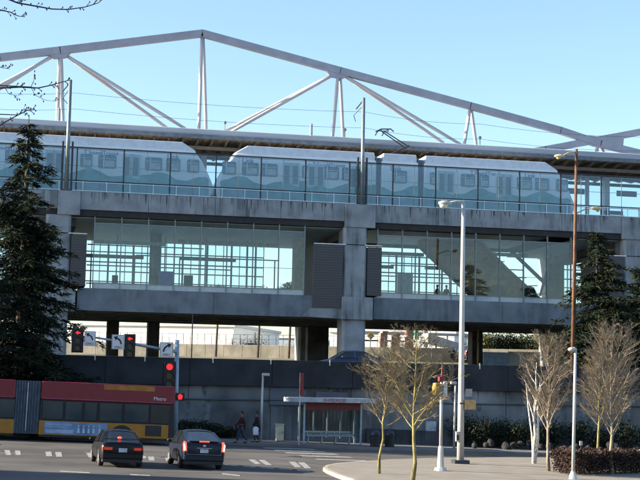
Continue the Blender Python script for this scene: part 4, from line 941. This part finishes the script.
    if plate:
        MB().box(-.165,.165,yr-.045,yr-.02,.60 if kind=='sedan' else .66,.76 if kind=='sedan' else .81).build('number_plate',mat('pale_plate',(.42,.48,.55),.5),t)
    b=MB(); b.box(-W*.80,W*.80,yr-.008,yr+.02,.585,.592); b.box(-W*.80,-W*.792,yr-.008,yr+.02,.592,tl-.15); b.box(W*.792,W*.80,yr-.008,yr+.02,.592,tl-.15); b.box(-.3,.3,yr-.03,yr,.835 if kind=='hatch' else .80,.855 if kind=='hatch' else .815); b.build('boot_seam',chrome if kind=='hatch' else black,t)
    b=MB(); b.box(-W*.93,W*.93,yr-.06,yr+.25,.33,.56); b.build('rear_bumper',paintm,t,bevel=.05)
    b=MB(); b.box(-W*.9,W*.9,yr-.02,yr+.5,.2,.33); b.box(-.5,-.38,yr-.05,yr+.1,.24,.3); b.build('undertray',black,t)
    for s in(-1,1): MB().sphere((s*W*.68,L-.12,hd-.28),.16,10,6,1.2,.7,.6).build('headlight',mat('clear_lens',(.6,.62,.65),.15),t,smooth=True)
    b=MB(); b.box(-.45,.45,L-.12,L+.0,.42,.56); b.build('grille',black,t)
    return t
p1=mat('black_car_paint',(.007,.007,.009),.35,.0,.25,var=.05); p2=mat('dark_blue_car_paint',(.009,.012,.024),.32,.0,.3,var=.05)
def onroad(px,py): return G(px,py,.004)
sl=math.atan(.024)
pp=onroad(119,467.2); c1=car('car',(pp.x+.0,pp.y+2.0,gz(pp.x,pp.y+2)+.0),R_(2.5),'old black sedan waiting at the line, seen from behind with one lit centre brake light',p1,'sedan',True); c1.rotation_euler[1]=sl; c1.scale=(.94,)*3
pp=onroad(200.5,469.5); c2=car('car',(pp.x,pp.y+2.0,gz(pp.x,pp.y+2)),R_(2.5),'dark blue hatchback with both tail lights glowing, right of the black sedan',p2,'hatch',True); c2.rotation_euler[1]=sl; c2.scale=(.95,)*3
def far_car(px,Y,rz,kind,lab,m_,z=None,grp=None,dx=0):
    x=X(px,Y,352)+dx; return car('car',(x,Y,tz(x,Y) if z is None else z),R_(rz),lab,m_,kind,False,grp,False)
far_car(350,90.5,90,'sedan','dark blue car passing on the road above the wall beside the central pier',mat('navy_car_paint',(.02,.03,.07),.25,.3,.6))
far_car(462,128,12,'hatch','dark car on the raised road behind the tall lamp pole',p1,z=2.35)
far_car(446,132,20,'hatch','silver hatchback on the raised road left of the dark car',mat('silver_car_paint',(.32,.34,.37),.3,.5,.5),z=2.35)
grey_p=mat('grey_far_paint',(.25,.27,.3),.3,.3,.5)
far_car(250,168,90,'hatch','small dark car parked beyond the pale barrier, just left of its middle',p2,z=3.3)
far_car(270,172,90,'sedan','small grey car parked beyond the pale barrier, right of the dark one',grey_p,z=3.3)
far_car(404,150,60,'hatch','small white car parked between the brick pillars',mat('white_car_paint',(.6,.6,.6),.3),z=2.9)
# articulated bus
YBU=73.35
bx=X(173.5,YBU,410); t=thing('articulated_bus',(bx,YBU,gz(bx,YBU)),'articulated city bus in dark red and yellow crossing behind the cars','bus'); t.rotation_euler=(0,sl,0)
redm=mat('bus_red_paint',(.15,.009,.020),.35,var=.06); yelm=mat('bus_yellow_paint',(.30,.14,.012),.4,var=.06); bw=mat('bus_window_glass',(.02,.04,.055),.10,0,.5,var=.15,scale=1)
fx=lambda px:(X(px,YBU,410)-bx)
Wd=2.5; zr_=3.05
def shell(x0,x1):
    MB().box(x0,x1,0,Wd,2.1,zr_).build('upper_body',redm,t,bevel=.09)
    MB().box(x0+.01,x1-.01,.035,Wd-.03,1.05,2.1).build('window_band',black,t)
    MB().box(x0,x1,0,Wd,.32,1.05).build('lower_body',yelm,t,bevel=.03)
    MB().box(x0+.02,x1-.02,.05,Wd-.05,.22,.33).build('skirt',black,t)
    MB().box(x0+.1,x1-.1,-.004,.02,2.16,2.2).build('trim_line',mat('red_trim',(.25,.05,.10),.4),t)
shell(fx(39),0); shell(fx(39)-1.45-9.6,fx(14))
b=MB(); k=18; L=lin(fx(14)+.01,fx(39)-.01,k)
for j in range(k): o_=.05 if j%2 else 0; b.box(L[j],L[j+1]-.012,.02+o_,Wd-.02-o_,.35,zr_-.02)
b.build('bellows',mat('grey_blue_bellows',(.055,.085,.12),.55,var=.15),t)
MB().box(fx(25.4),fx(25.4)+.05,-.01,.02,.5,zr_-.1).build('bellows_rib',mat('pale_seam',(.35,.38,.42),.4),t)
for a_,c_ in((41,62),(64,81),(83,96),(98,121),(123,148)): MB().box(fx(a_)+.04,fx(c_),-.006,.03,1.12,2.05).build('window',bw,t,bevel=.02)
MB().box(fx(150),fx(170),-.006,.03,1.12,2.05).build('window',mat('dark_rear_window',(.02,.025,.035),.15),t)
for i in range(7): MB().box(fx(14)-1.35*(i+1)+.04,fx(14)-1.35*i-.02,-.006,.03,1.12,2.05).build('window',bw,t,bevel=.02)
MB().box(fx(102),fx(153),-.01,.3,zr_-.30,zr_-.05).build('roof_panel',mat('bus_orange_panel',(.30,.13,.015),.4),t)
text('lettering','Metro',.26,white_sign,t,(fx(158.5),-.012,2.38),FACE)
MB().box(fx(44.5),fx(107.5),-.02,0,.38,1.0).build('advert_panel',mat('advert_blue',(.09,.13,.28),.4,var=.1,scale=2,col2=(.16,.28,.45),stretch=(.6,1,1)),t)
MB().box(fx(46),fx(74),-.026,-.02,.44,.62).build('advert_strip',mat('advert_pale',(.25,.36,.50),.4),t)
MB().box(fx(46),fx(72),-.026,-.02,.84,.90).build('advert_strip',MATS['advert_pale'],t); MB().box(fx(46),fx(67),-.026,-.02,.73,.77).build('advert_strip',MATS['advert_pale'],t)
b=MB()
for i,px in enumerate((79,84,89,94,100)):
    x=fx(px); b.tube([(x,-.024,.48),(x,-.024,.74)],[.07,.045],8); b.sphere((x,-.03,.82),.05,8,6)
b.build('advert_figure',mat('advert_cyan',(.30,.48,.55),.5),t)
MB().box(fx(145.5),fx(161.5),-.012,0,.45,1.0).build('grille',black,t); b=MB()
for z in(.5,.6,.7,.8,.9): b.box(fx(146.5),fx(160.5),-.022,-.012,z,z+.03)
b.build('grille_slat',dark_steel,t)
MB().box(fx(168.5),-.0,-.01,Wd*.2,.4,2.0).build('rear_corner',black,t)
for x in(fx(122),fx(39)-3.0,fx(39)-1.45-8.0):
    a=MB(); n=14; a.prism([(x+.62*math.cos(math.pi*j/n),.36+.60*math.sin(math.pi*j/n)) for j in range(n+1)],'y',-.012,.3); a.build('wheel_arch',black,t)
    for y in(.16,Wd-.16):
        w=MB(); w.tube([(x,y-.14,.48),(x,y+.14,.48)],.48,20); wo=w.build('wheel',rubber,t); MB().tube([(x,y-.155,.48),(x,y-.14,.48)],[.22,.27],14).build('rim',mat('bus_rim',(.12,.12,.13),.5,.5),wo)
# ------------------------------------------------------------------ people
skin_m=mat('skin',(.20,.11,.075),.6,var=.05); hair_m=mat('dark_hair',(.02,.015,.012),.8); 
def skinmesh(name,verts,edges,rad,m,parent,sub=1):
    me=bpy.data.meshes.new(name); me.from_pydata(verts,edges,[]); o=bpy.data.objects.new(name,me); C.objects.link(o); o.parent=parent; me.materials.append(m)
    sk=o.modifiers.new('skin','SKIN'); sk.use_smooth_shade=True
    for i,r in enumerate(rad): me.skin_vertices[0].data[i].radius=(r,r) if not hasattr(r,'__len__') else r
    me.skin_vertices[0].data[0].use_root=True
    s=o.modifiers.new('sub','SUBSURF'); s.levels=s.render_levels=sub
    bpy.context.view_layer.update(); dg=bpy.context.evaluated_depsgraph_get(); me2=bpy.data.meshes.new_from_object(o.evaluated_get(dg)); o.modifiers.clear(); o.data=me2; return o
def person(loc,rz,lab,jac,trou,stride=.25,arm=.2,s=1.0,hat=None,bag=False,group=None,coat=False):
    t=thing('person',loc,lab,'person',group,rz); t.scale=(s,s,s)      # faces +x locally
    k=stride
    J={'pel':(0,0,.93),'wai':(0,0,1.08),'che':(0,0,1.32),'nec':(.01,0,1.46),'neu':(.015,0,1.52),'hd0':(.03,0,1.60),'hd1':(.025,0,1.70),
       'hl':(0,.09,.90),'kl':(k*.55+.05,.10,.50),'al':(k*.75,.10,.10),'fl':(k*.75+.17,.11,.045),'hr':(0,-.09,.90),'kr':(-k*.25+.04,-.10,.49),'ar':(-k*.95,-.10,.13),'fr':(-k*.95+.15,-.11,.045),
       'sl':(0,.17,1.40),'el':(-arm*.6,.23,1.12),'wl':(-arm*.5+.12,.23,.90),'sr':(0,-.17,1.40),'er':(arm*.5,-.23,1.13),'wr':(arm*.9+.12,-.22,.93)}
    for q,s_ in(('l',1),('r',-1)):
        w=V(J['w'+q]); J['p'+q]=tuple(w+V((.02,0,-.07)))
        for i in range(4): J['f%s%d'%(q,i)]=tuple(w+V((.05-.025*i,.0,-.15+abs(i-1.3)*.01))); J['g%s%d'%(q,i)]=tuple(w+V((.07-.022*i,-s_*.02,-.185+abs(i-1.3)*.012)))
        J['th'+q]=tuple(w+V((.06,-s_*.02,-.10)))
    names=list(J); ix={n:i for i,n in enumerate(names)}
    R={'pel':(.15,.11),'wai':(.125,.10),'che':(.15,.11),'nec':.06,'neu':.055,'hd0':(.082,.095),'hd1':(.085,.10),'hl':.09,'kl':.058,'al':.042,'fl':.035,'hr':.09,'kr':.058,'ar':.042,'fr':.035,'sl':.055,'el':.042,'wl':.028,'sr':.055,'er':.042,'wr':.028,'pl':(.02,.038),'pr':(.02,.038),'thl':.011,'thr':.011}
    for n in names: R.setdefault(n,.009)
    E=[('pel','wai'),('wai','che'),('che','nec'),('nec','neu'),('neu','hd0'),('hd0','hd1')]
    for q in'lr':
        E+=[('pel','h'+q),('h'+q,'k'+q),('k'+q,'a'+q),('a'+q,'f'+q),('che','s'+q),('s'+q,'e'+q),('e'+q,'w'+q),('w'+q,'p'+q),('w'+q,'th'+q)]
        for i in range(4): E+=[('p'+q,'f%s%d'%(q,i)),('f%s%d'%(q,i),'g%s%d'%(q,i))]
    body=skinmesh('body',[J[n] for n in names],[(ix[a],ix[b]) for a,b in E],[R[n] for n in names],skin_m,t)
    def part(nm,ns,es,m_,gr):
        return skinmesh(nm,[J[n] for n in ns],[(ns.index(a),ns.index(b)) for a,b in es],[tuple((x+gr) for x in (R[n] if hasattr(R[n],'__len__') else (R[n],R[n]))) for n in ns],m_,t)
    part('trousers',['pel','hl','kl','al','hr','kr','ar'],[('pel','hl'),('hl','kl'),('kl','al'),('pel','hr'),('hr','kr'),('kr','ar')],trou,.018)
    ns=['pel','wai','che','nec','sl','el','wl','sr','er','wr']; es=[('pel','wai'),('wai','che'),('che','nec'),('che','sl'),('sl','el'),('el','wl'),('che','sr'),('sr','er'),('er','wr')]
    part('jacket',ns,es,jac,.035 if coat else .026)
    if coat: b=MB(); b.tube([(0,0,1.0),(0,0,.85),(.02,0,.62)],[.17,.19,.21],12); b.build('coat_tail',jac,t,smooth=True)
    b=MB(); hc=V((.028,0,1.665)); b.sphere(hc+V((-.018,0,.022)),.108,12,8,1,.92,1.05); b.v=[v if not(v.x>hc.x+.045 and v.z<hc.z+.05) else V((hc.x+.03,v.y*.8,max(v.z,hc.z+.03))) for v in b.v]; b.build('hair' if not hat else 'hat',hat or hair_m,t,smooth=True)
    b=MB(); b.add([(hc.x+.085,0,1.665),(hc.x+.085,.014,1.63),(hc.x+.085,-.014,1.63),(hc.x+.118,0,1.632)],[(0,1,3),(0,3,2),(1,2,3)]); b.build('nose',skin_m,t)
    b=MB(); b.sphere((hc.x+.082,.034,1.668),.012,6,5); b.sphere((hc.x+.082,-.034,1.668),.012,6,5); b.build('eye',black,t)
    b=MB(); b.box(hc.x+.075,hc.x+.088,-.025,.025,1.597,1.605); b.build('mouth',mat('lip',(.25,.08,.07),.6),t)
    b=MB(); b.sphere((hc.x-.005,.092,1.65),.03,8,6,.7,.4,1.1); b.sphere((hc.x-.005,-.092,1.65),.03,8,6,.7,.4,1.1); b.build('ear',skin_m,t)
    b=MB()
    for q in'lr': f=V(J['f'+q]); b.sphere(f+V((-.05,0,.0)),.055,10,6,2.2,.8,.75)
    b.build('shoe',black,t,smooth=True)
    return t
den=mat('denim',(.02,.032,.07),.9); blk=mat('black_cloth',(.015,.015,.02),.9); mar=mat('maroon_cloth',(.05,.010,.012),.9); gry=mat('dark_grey_cloth',(.04,.045,.055),.9)
p=G(241.5,443,.14); person(p,R_(180),'walker in a dark red jacket and jeans striding left along the wall',mar,den,.34,.28,.98)
p=G(256.5,442.5,.14); person(p,R_(180),'walker in a long black coat carrying a white bag beside the short lamp',blk,gry,.15,.1,.98,coat=True)
b=MB(); b.prism([(-.14,.45),(.14,.45),(.16,.85),(.03,.93),(-.03,.93),(-.16,.85)],'y',-.06,.06)
o=b.build('shopping_bag',mat('white_plastic_bag',(.62,.66,.75),.5),None,bevel=.03,loc=(p.x-.12,p.y-.33,p.z-.03)); tag(o,'white carrier bag held by the walker in black','bag')
for px,lab,rz in((437.5,'dark silhouetted figure behind the mezzanine glass, left of the two',200),(446.3,'dark silhouetted figure behind the mezzanine glass, right of the two',30)):
    x=X(px,112,290); person((x,112,6.6),R_(rz),lab,blk,blk,.05,.15,1.05,group='two figures on the mezzanine')
# ------------------------------------------------------------------ beyond the station
bar=thing('road_barrier',(0,0,0),'long pale concrete road barrier in sunlight seen beneath the station','barrier')
A=onY(60,345,141); B_=onY(470,350,128); 
k=22; A.z=0; B_.z=0
for px_ in(0,):
    for i in range(k+10):
        a=A.lerp(B_,(i-4)/k); c=A.lerp(B_,(i-3)/k); d=(c-a).normalized()*.012
        za=Zh(250,345,135)-.0; b=MB(); b.beam(a+d+V((0,0,za-.85)),c-d+V((0,0,za-.85)),.3,1.7); b.build('barrier_panel',conc_l,bar,bevel=.02)
fen=thing('railing',(0,0,0),'thin metal railing on top of the pale barrier','railing'); b=MB(); r=MB()
for i in range(0,60):
    a=A.lerp(B_,(i/2.6-4)/k); r.beam(a+V((0,0,za)),a+V((0,0,za+1.0)),.05)
b.beam(A+V((0,0,za+1.0)),B_+V((0,0,za+1.0)),.04); b.beam(A+V((0,0,za+.55)),B_+V((0,0,za+.55)),.03)
b.build('top_rail',mull_m,fen); r.build('post',mull_m,fen)
bank=MB(); a,c=A.copy(),B_.copy(); bank.add([(a.x-30,a.y+9.5,1.9),(c.x+40,c.y-14.8,1.9),(c.x+40,c.y-10.8,2.9),(a.x-30,a.y+14,2.9)],[(0,1,2,3)]); tag(bank.build('grass_bank',grass_m),kind='structure')
def ware(px0,px1,Y,py0,m_,lab,dp=30,nw=8,lowz=3.0):
    x0,x1=X(px0,Y,335),X(px1,Y,335); z1=Zh((px0+px1)/2,py0,Y); t=thing('warehouse',((x0+x1)/2,Y,lowz),lab,'building',rz=-R_(25)); w=(x1-x0)/2; h=z1-lowz
    MB().box(-w,w,0,dp,0,h).build('wall',m_,t); MB().box(-w-.3,w+.3,-.3,dp+.3,h,h+.5).build('roof',mat('pale_roof',(.5,.5,.5),.7),t)
    for i in range(nw): x=-w+2*w*(i+.5)/nw; MB().box(x-w/nw*.55,x+w/nw*.55,-.06,0,h*.30,h*.52).build('window',glass_d,t)
    MB().box(-w*.8,-w*.8+3.4,-.08,0,0,3.6).build('door',mat('pale_door',(.35,.36,.38),.6),t)
cream=mat('cream_wall',(.74,.72,.66),.8,var=.05,scale=.2)
ware(60,236,235,326,cream,'large cream warehouse wall beyond the barrier on the left',nw=5)
ware(330,452,210,333,mat('white_wall',(.72,.72,.72),.8,var=.05),'low white building behind the brick pillars',nw=14)
ware(235,300,300,338,mat('blue_grey_wall',(.25,.31,.36),.8,var=.1),'distant blue grey building between the trees and the pier',nw=6)
def round_tree(px,Y,py,r,seed,lab,m=leaf_d,z0=2.4,h0=None,group=None,n=3200):
    rnd=random.Random(seed); x=X(px,Y,340); zt=Zh(px,py,Y); t=thing('leafy_tree',(x,Y,z0),lab,'tree',group); h=zt-z0
    MB().tube([(0,0,-.3),(.1,0,h*.4),(0,0,h*.8)],[.12,.10,.04],8).build('trunk',dark_bark,t); b=MB()
    for k in range(9):
        a=rnd.uniform(0,6.28); rr=r*.55*rnd.random(); leafy(b,(math.cos(a)*rr,math.sin(a)*rr,h-r+rnd.uniform(-.5,.35)*r),r*.55,n//9,rnd,.2,1,1,.9,.45)
    b.build('crown',m,t)
for px,py,s,lab in((216,280,1,'dark rounded treetop showing behind the left mezzanine bay, leftmost of three'),(258,281,2,'dark rounded treetop showing behind the left mezzanine bay, middle of three'),(289,276,3,'dark rounded treetop behind the mezzanine glass, beside the ribbed cladding')):
    round_tree(px,131,py,1.5,s,lab)
for i,(px,py) in enumerate(((240,330),(255,326),(300,334),(232,333))): round_tree(px,190,py,3.6,20+i,'scrubby brownish tree beyond the barrier between the piers',m=mat('brown_scrub',(.10,.08,.055),.9,var=.3),z0=3.3,group='scrubby trees beyond the barrier')
for i,(px,py,m_) in enumerate(((482,336,leaf_g),(493,334,leaf_d),(505,332,leaf_d),(517,333,leaf_d),(529,335,leaf_g),(545,332,leaf_d),(560,332,leaf_d))):
    x=X(px,140,345); shrub((x,140,2.6),2.2,Zh(px,py,140)-2.6+.5,70+i,{0:'yellow green bush left of the dark bushes on the far bank',4:'yellow green bush right of the dark bushes on the far bank'}.get(i,'dark bush on the far bank between the yellow green ones and beyond'),m=m_,group=None if i in(0,4) else 'dark bushes on the far bank',n=1800,sz=.22)
for i in range(16):
    px=455+i*22; round_tree(px,215+(i%3)*14,326-(i%4)*4,6.5,120+i,'dark tree in the distant row on the right beyond the far bank',z0=3.5,group='distant dark trees on the right',n=1500)
for i in range(12):
    px=-190+i*22; round_tree(px,200+(i%3)*14,322-(i%4)*5,6.5,150+i,'dark tree in the distant row on the left behind the conifer',z0=3.5,group='distant dark trees on the left',n=1200)
brick=mat('pink_brick',(.36,.20,.16),.85,var=.22,scale=3,stretch=(1,1,3))
for px0,px1,py0,w in((380.5,387.5,331,1),(393.5,399.5,334,1),(407,413.5,327,1)):
    lab={380.5:'pinkish brick pillar nearest the central pier',393.5:'shortest pinkish brick pillar, middle of the row of pillars',407:'tallest pinkish brick pillar, beside the green sign'}[px0]
    x0,x1=X(px0,140,340),X(px1,140,340); z1=Zh(px0,py0,140); t=thing('brick_pillar',((x0+x1)/2,140,2.4),lab,'pillar'); ww=(x1-x0)/2
    MB().box(-ww,ww,0,.9,0,z1-2.4-.2).build('shaft',brick,t,bevel=.02); MB().box(-ww*.5,ww*1.1,-.1,1,z1-2.4-.2,z1-2.4).build('cap',pave,t)
b=MB(); xa_,xb_=X(366,141,330),X(470,141,330)
t=thing('canopy_frame',(xa_,141.6,2.4),'long low white canopy frame linking the brick pillars','canopy'); z1=Zh(400,334.5,141)-2.4
MB().box(0,xb_-xa_,0,.3,z1,z1+.28).build('beam',white_steel,t); MB().box(0,(xb_-xa_)*.5,0,.3,z1-.75,z1-.6).build('beam',dark_steel,t)
for i in range(6): MB().box((xb_-xa_)*i/5-.06,(xb_-xa_)*i/5+.06,.05,.2,0,z1).build('post',white_steel,t)
for px0,px1,py0,py1,m_,lab,nm in((415,418.5,330.5,339.5,green_s,'small green sign right of the tallest brick pillar','road_sign'),(424,428,328.5,347,white_sign,'tall narrow white sign right of the green one','pylon_sign')):
    x0,x1=X(px0,138,340),X(px1,138,340); z0,z1=Zh(px0,py1,138),Zh(px0,py0,138); t=thing(nm,((x0+x1)/2,138,2.4),lab,'sign'); w=(x1-x0)/2
    MB().box(-w,w,0,.15,z0-2.4,z1-2.4).build('sign_panel',m_,t); MB().tube([(0,.1,0),(0,.1,z0-2.3)],.06,8).build('pole',mull_m,t)
    if nm=='pylon_sign': MB().box(-w*.5,w*.5,-.01,0,z1-2.4-1.0,z1-2.4-.5).build('sign_mark',dark_steel,t)
x=X(370.5,138,340); t=thing('warning_sign',(x,138,2.4),'small yellow diamond warning sign on a thin post right of the central pier','sign'); z=Zh(370,336,138)-2.4
MB().tube([(0,0,0),(0,0,z+.3)],.05,6).build('pole',mull_m,t); MB().prism([(-.4,z),(0,z-.4),(.4,z),(0,z+.4)],'y',-.1,-.06).build('sign_panel',mat('yellow_sign',(.5,.33,.04),.6),t)
# trailer, posts
x0,x1=X(428,134,340),X(462,134,340); t=thing('box_trailer',((x0+x1)/2,134,2.4),'long white trailer parked behind the tall lamp pole','trailer'); w=(x1-x0)/2
b=MB(); b.prism([(-w,2.0),(w,1.25),(w,1.9),(-w,2.9)],'y',0,2.3); b.build('trailer_body',white_sign,t,bevel=.03)
for x in(-w*.5,w*.4): MB().tube([(x,.0,.4),(x,.3,.4)],.4,12).build('wheel',rubber,t); MB().box(x-.06,x+.06,.1,.3,.4,2.1-(x+w)*.2).build('leg',dark_steel,t)
x=X(478,118,345); t=thing('utility_pole',(x,118,1.8),'thin tan wooden pole right of the dark car','pole'); MB().tube([(0,0,0),(0,0,Zh(478,330,118)-1.8)],[.1,.08],8).build('pole',mat('tan_pole',(.35,.28,.16),.8),t); MB().box(-.06,.3,-.1,.1,2.2,2.5).build('pole_box',dark_steel,t)
for px,Y in((193,127),(171,150)):
    x=X(px,Y,340); 
x=X(192,103,340); t=thing('utility_pole',(x,103,.9),'thin dark pole under the station left of the barrier middle','pole'); MB().tube([(0,0,0),(0,0,4.1)],.045,8).build('pole',dark_steel,t); MB().tube([(0,0,0),(0,0,.15)],.12,8).build('base',dark_steel,t)
# low white wall pieces on the far side, right
x0,x1=X(484,112,350),X(540,112,350); t=thing('low_wall',((x0+x1)/2,112,1.5),'low wall with a blue grey half below the far bushes','wall'); w=(x1-x0)/2
MB().box(-w,-w*.1,0,.3,0,Zh(490,352,112)-1.5).build('wall_panel',mat('blue_grey_panel',(.20,.26,.32),.7),t); MB().box(-w*.1+.01,w,0,.3,0,Zh(490,351,112)-1.5).build('wall_panel',conc_l,t)
# unseen block added off to the left to shade the near road
def block(x0,x1,y0,y1,h,lab,m_):
    z0=gz((x0+x1)/2,(y0+y1)/2)-.1; t=thing('shade_block',((x0+x1)/2,(y0+y1)/2,z0),lab,'building'); w=(x1-x0)/2; d=(y1-y0)/2
    MB().box(-w,w,-d,d,0,h).build('wall',m_,t); MB().box(-w-.2,w+.2,-d-.2,d+.2,h,h+.4).build('roof',conc_d,t)
    for s in range(max(1,int(h//3.2))):
        for i in range(5): x=-w+2*w*(i+.5)/5; MB().box(x-.7,x+.7,-d-.04,-d,s*3.2+1,s*3.2+2.5).build('window',glass_d,t); y=-d+2*d*(i+.5)/5; MB().box(w,w+.04,y-.7,y+.7,s*3.2+1,s*3.2+2.5).build('window',glass_d,t)
block(-34,-16,36,51.5,9.5,'unseen brick block added out of frame left of the cars to shade the road',mat('red_brown_brick',(.22,.11,.08),.9))
# ------------------------------------------------------------------ light
SUN_E=R_(20); aS=R_(8); sv=V((-math.cos(aS)*math.cos(SUN_E),math.sin(aS)*math.cos(SUN_E),math.sin(SUN_E)))
sd=bpy.data.lights.new('sun','SUN'); so=bpy.data.objects.new('sun',sd); C.objects.link(so); sd.energy=5.0; sd.angle=R_(.53); sd.color=(1,.86,.66)
so.rotation_euler=sv.to_track_quat('Z','Y').to_euler()
wd=bpy.data.worlds.new('World'); sc.world=wd; wd.use_nodes=True; n=wd.node_tree.nodes; l=wd.node_tree.links; bg=n['Background']
sk=n.new('ShaderNodeTexSky'); sk.sky_type='NISHITA'; sk.sun_disc=False; sk.sun_elevation=SUN_E
sk.sun_rotation=math.atan2(sv.x,sv.y)
sk.altitude=50; sk.air_density=1.0; sk.dust_density=1.1; sk.ozone_density=2.6
l.new(sk.outputs[0],bg.inputs['Color']); bg.inputs['Strength'].default_value=.084
sc.view_settings.view_transform='Standard'; sc.view_settings.look='None'; sc.view_settings.gamma=1; sc.view_settings.use_curve_mapping=False
sc.view_settings.exposure=1.95
sc.render.engine='CYCLES'; sc.cycles.max_bounces=8; sc.cycles.transparent_max_bounces=24; sc.cycles.use_denoising=True
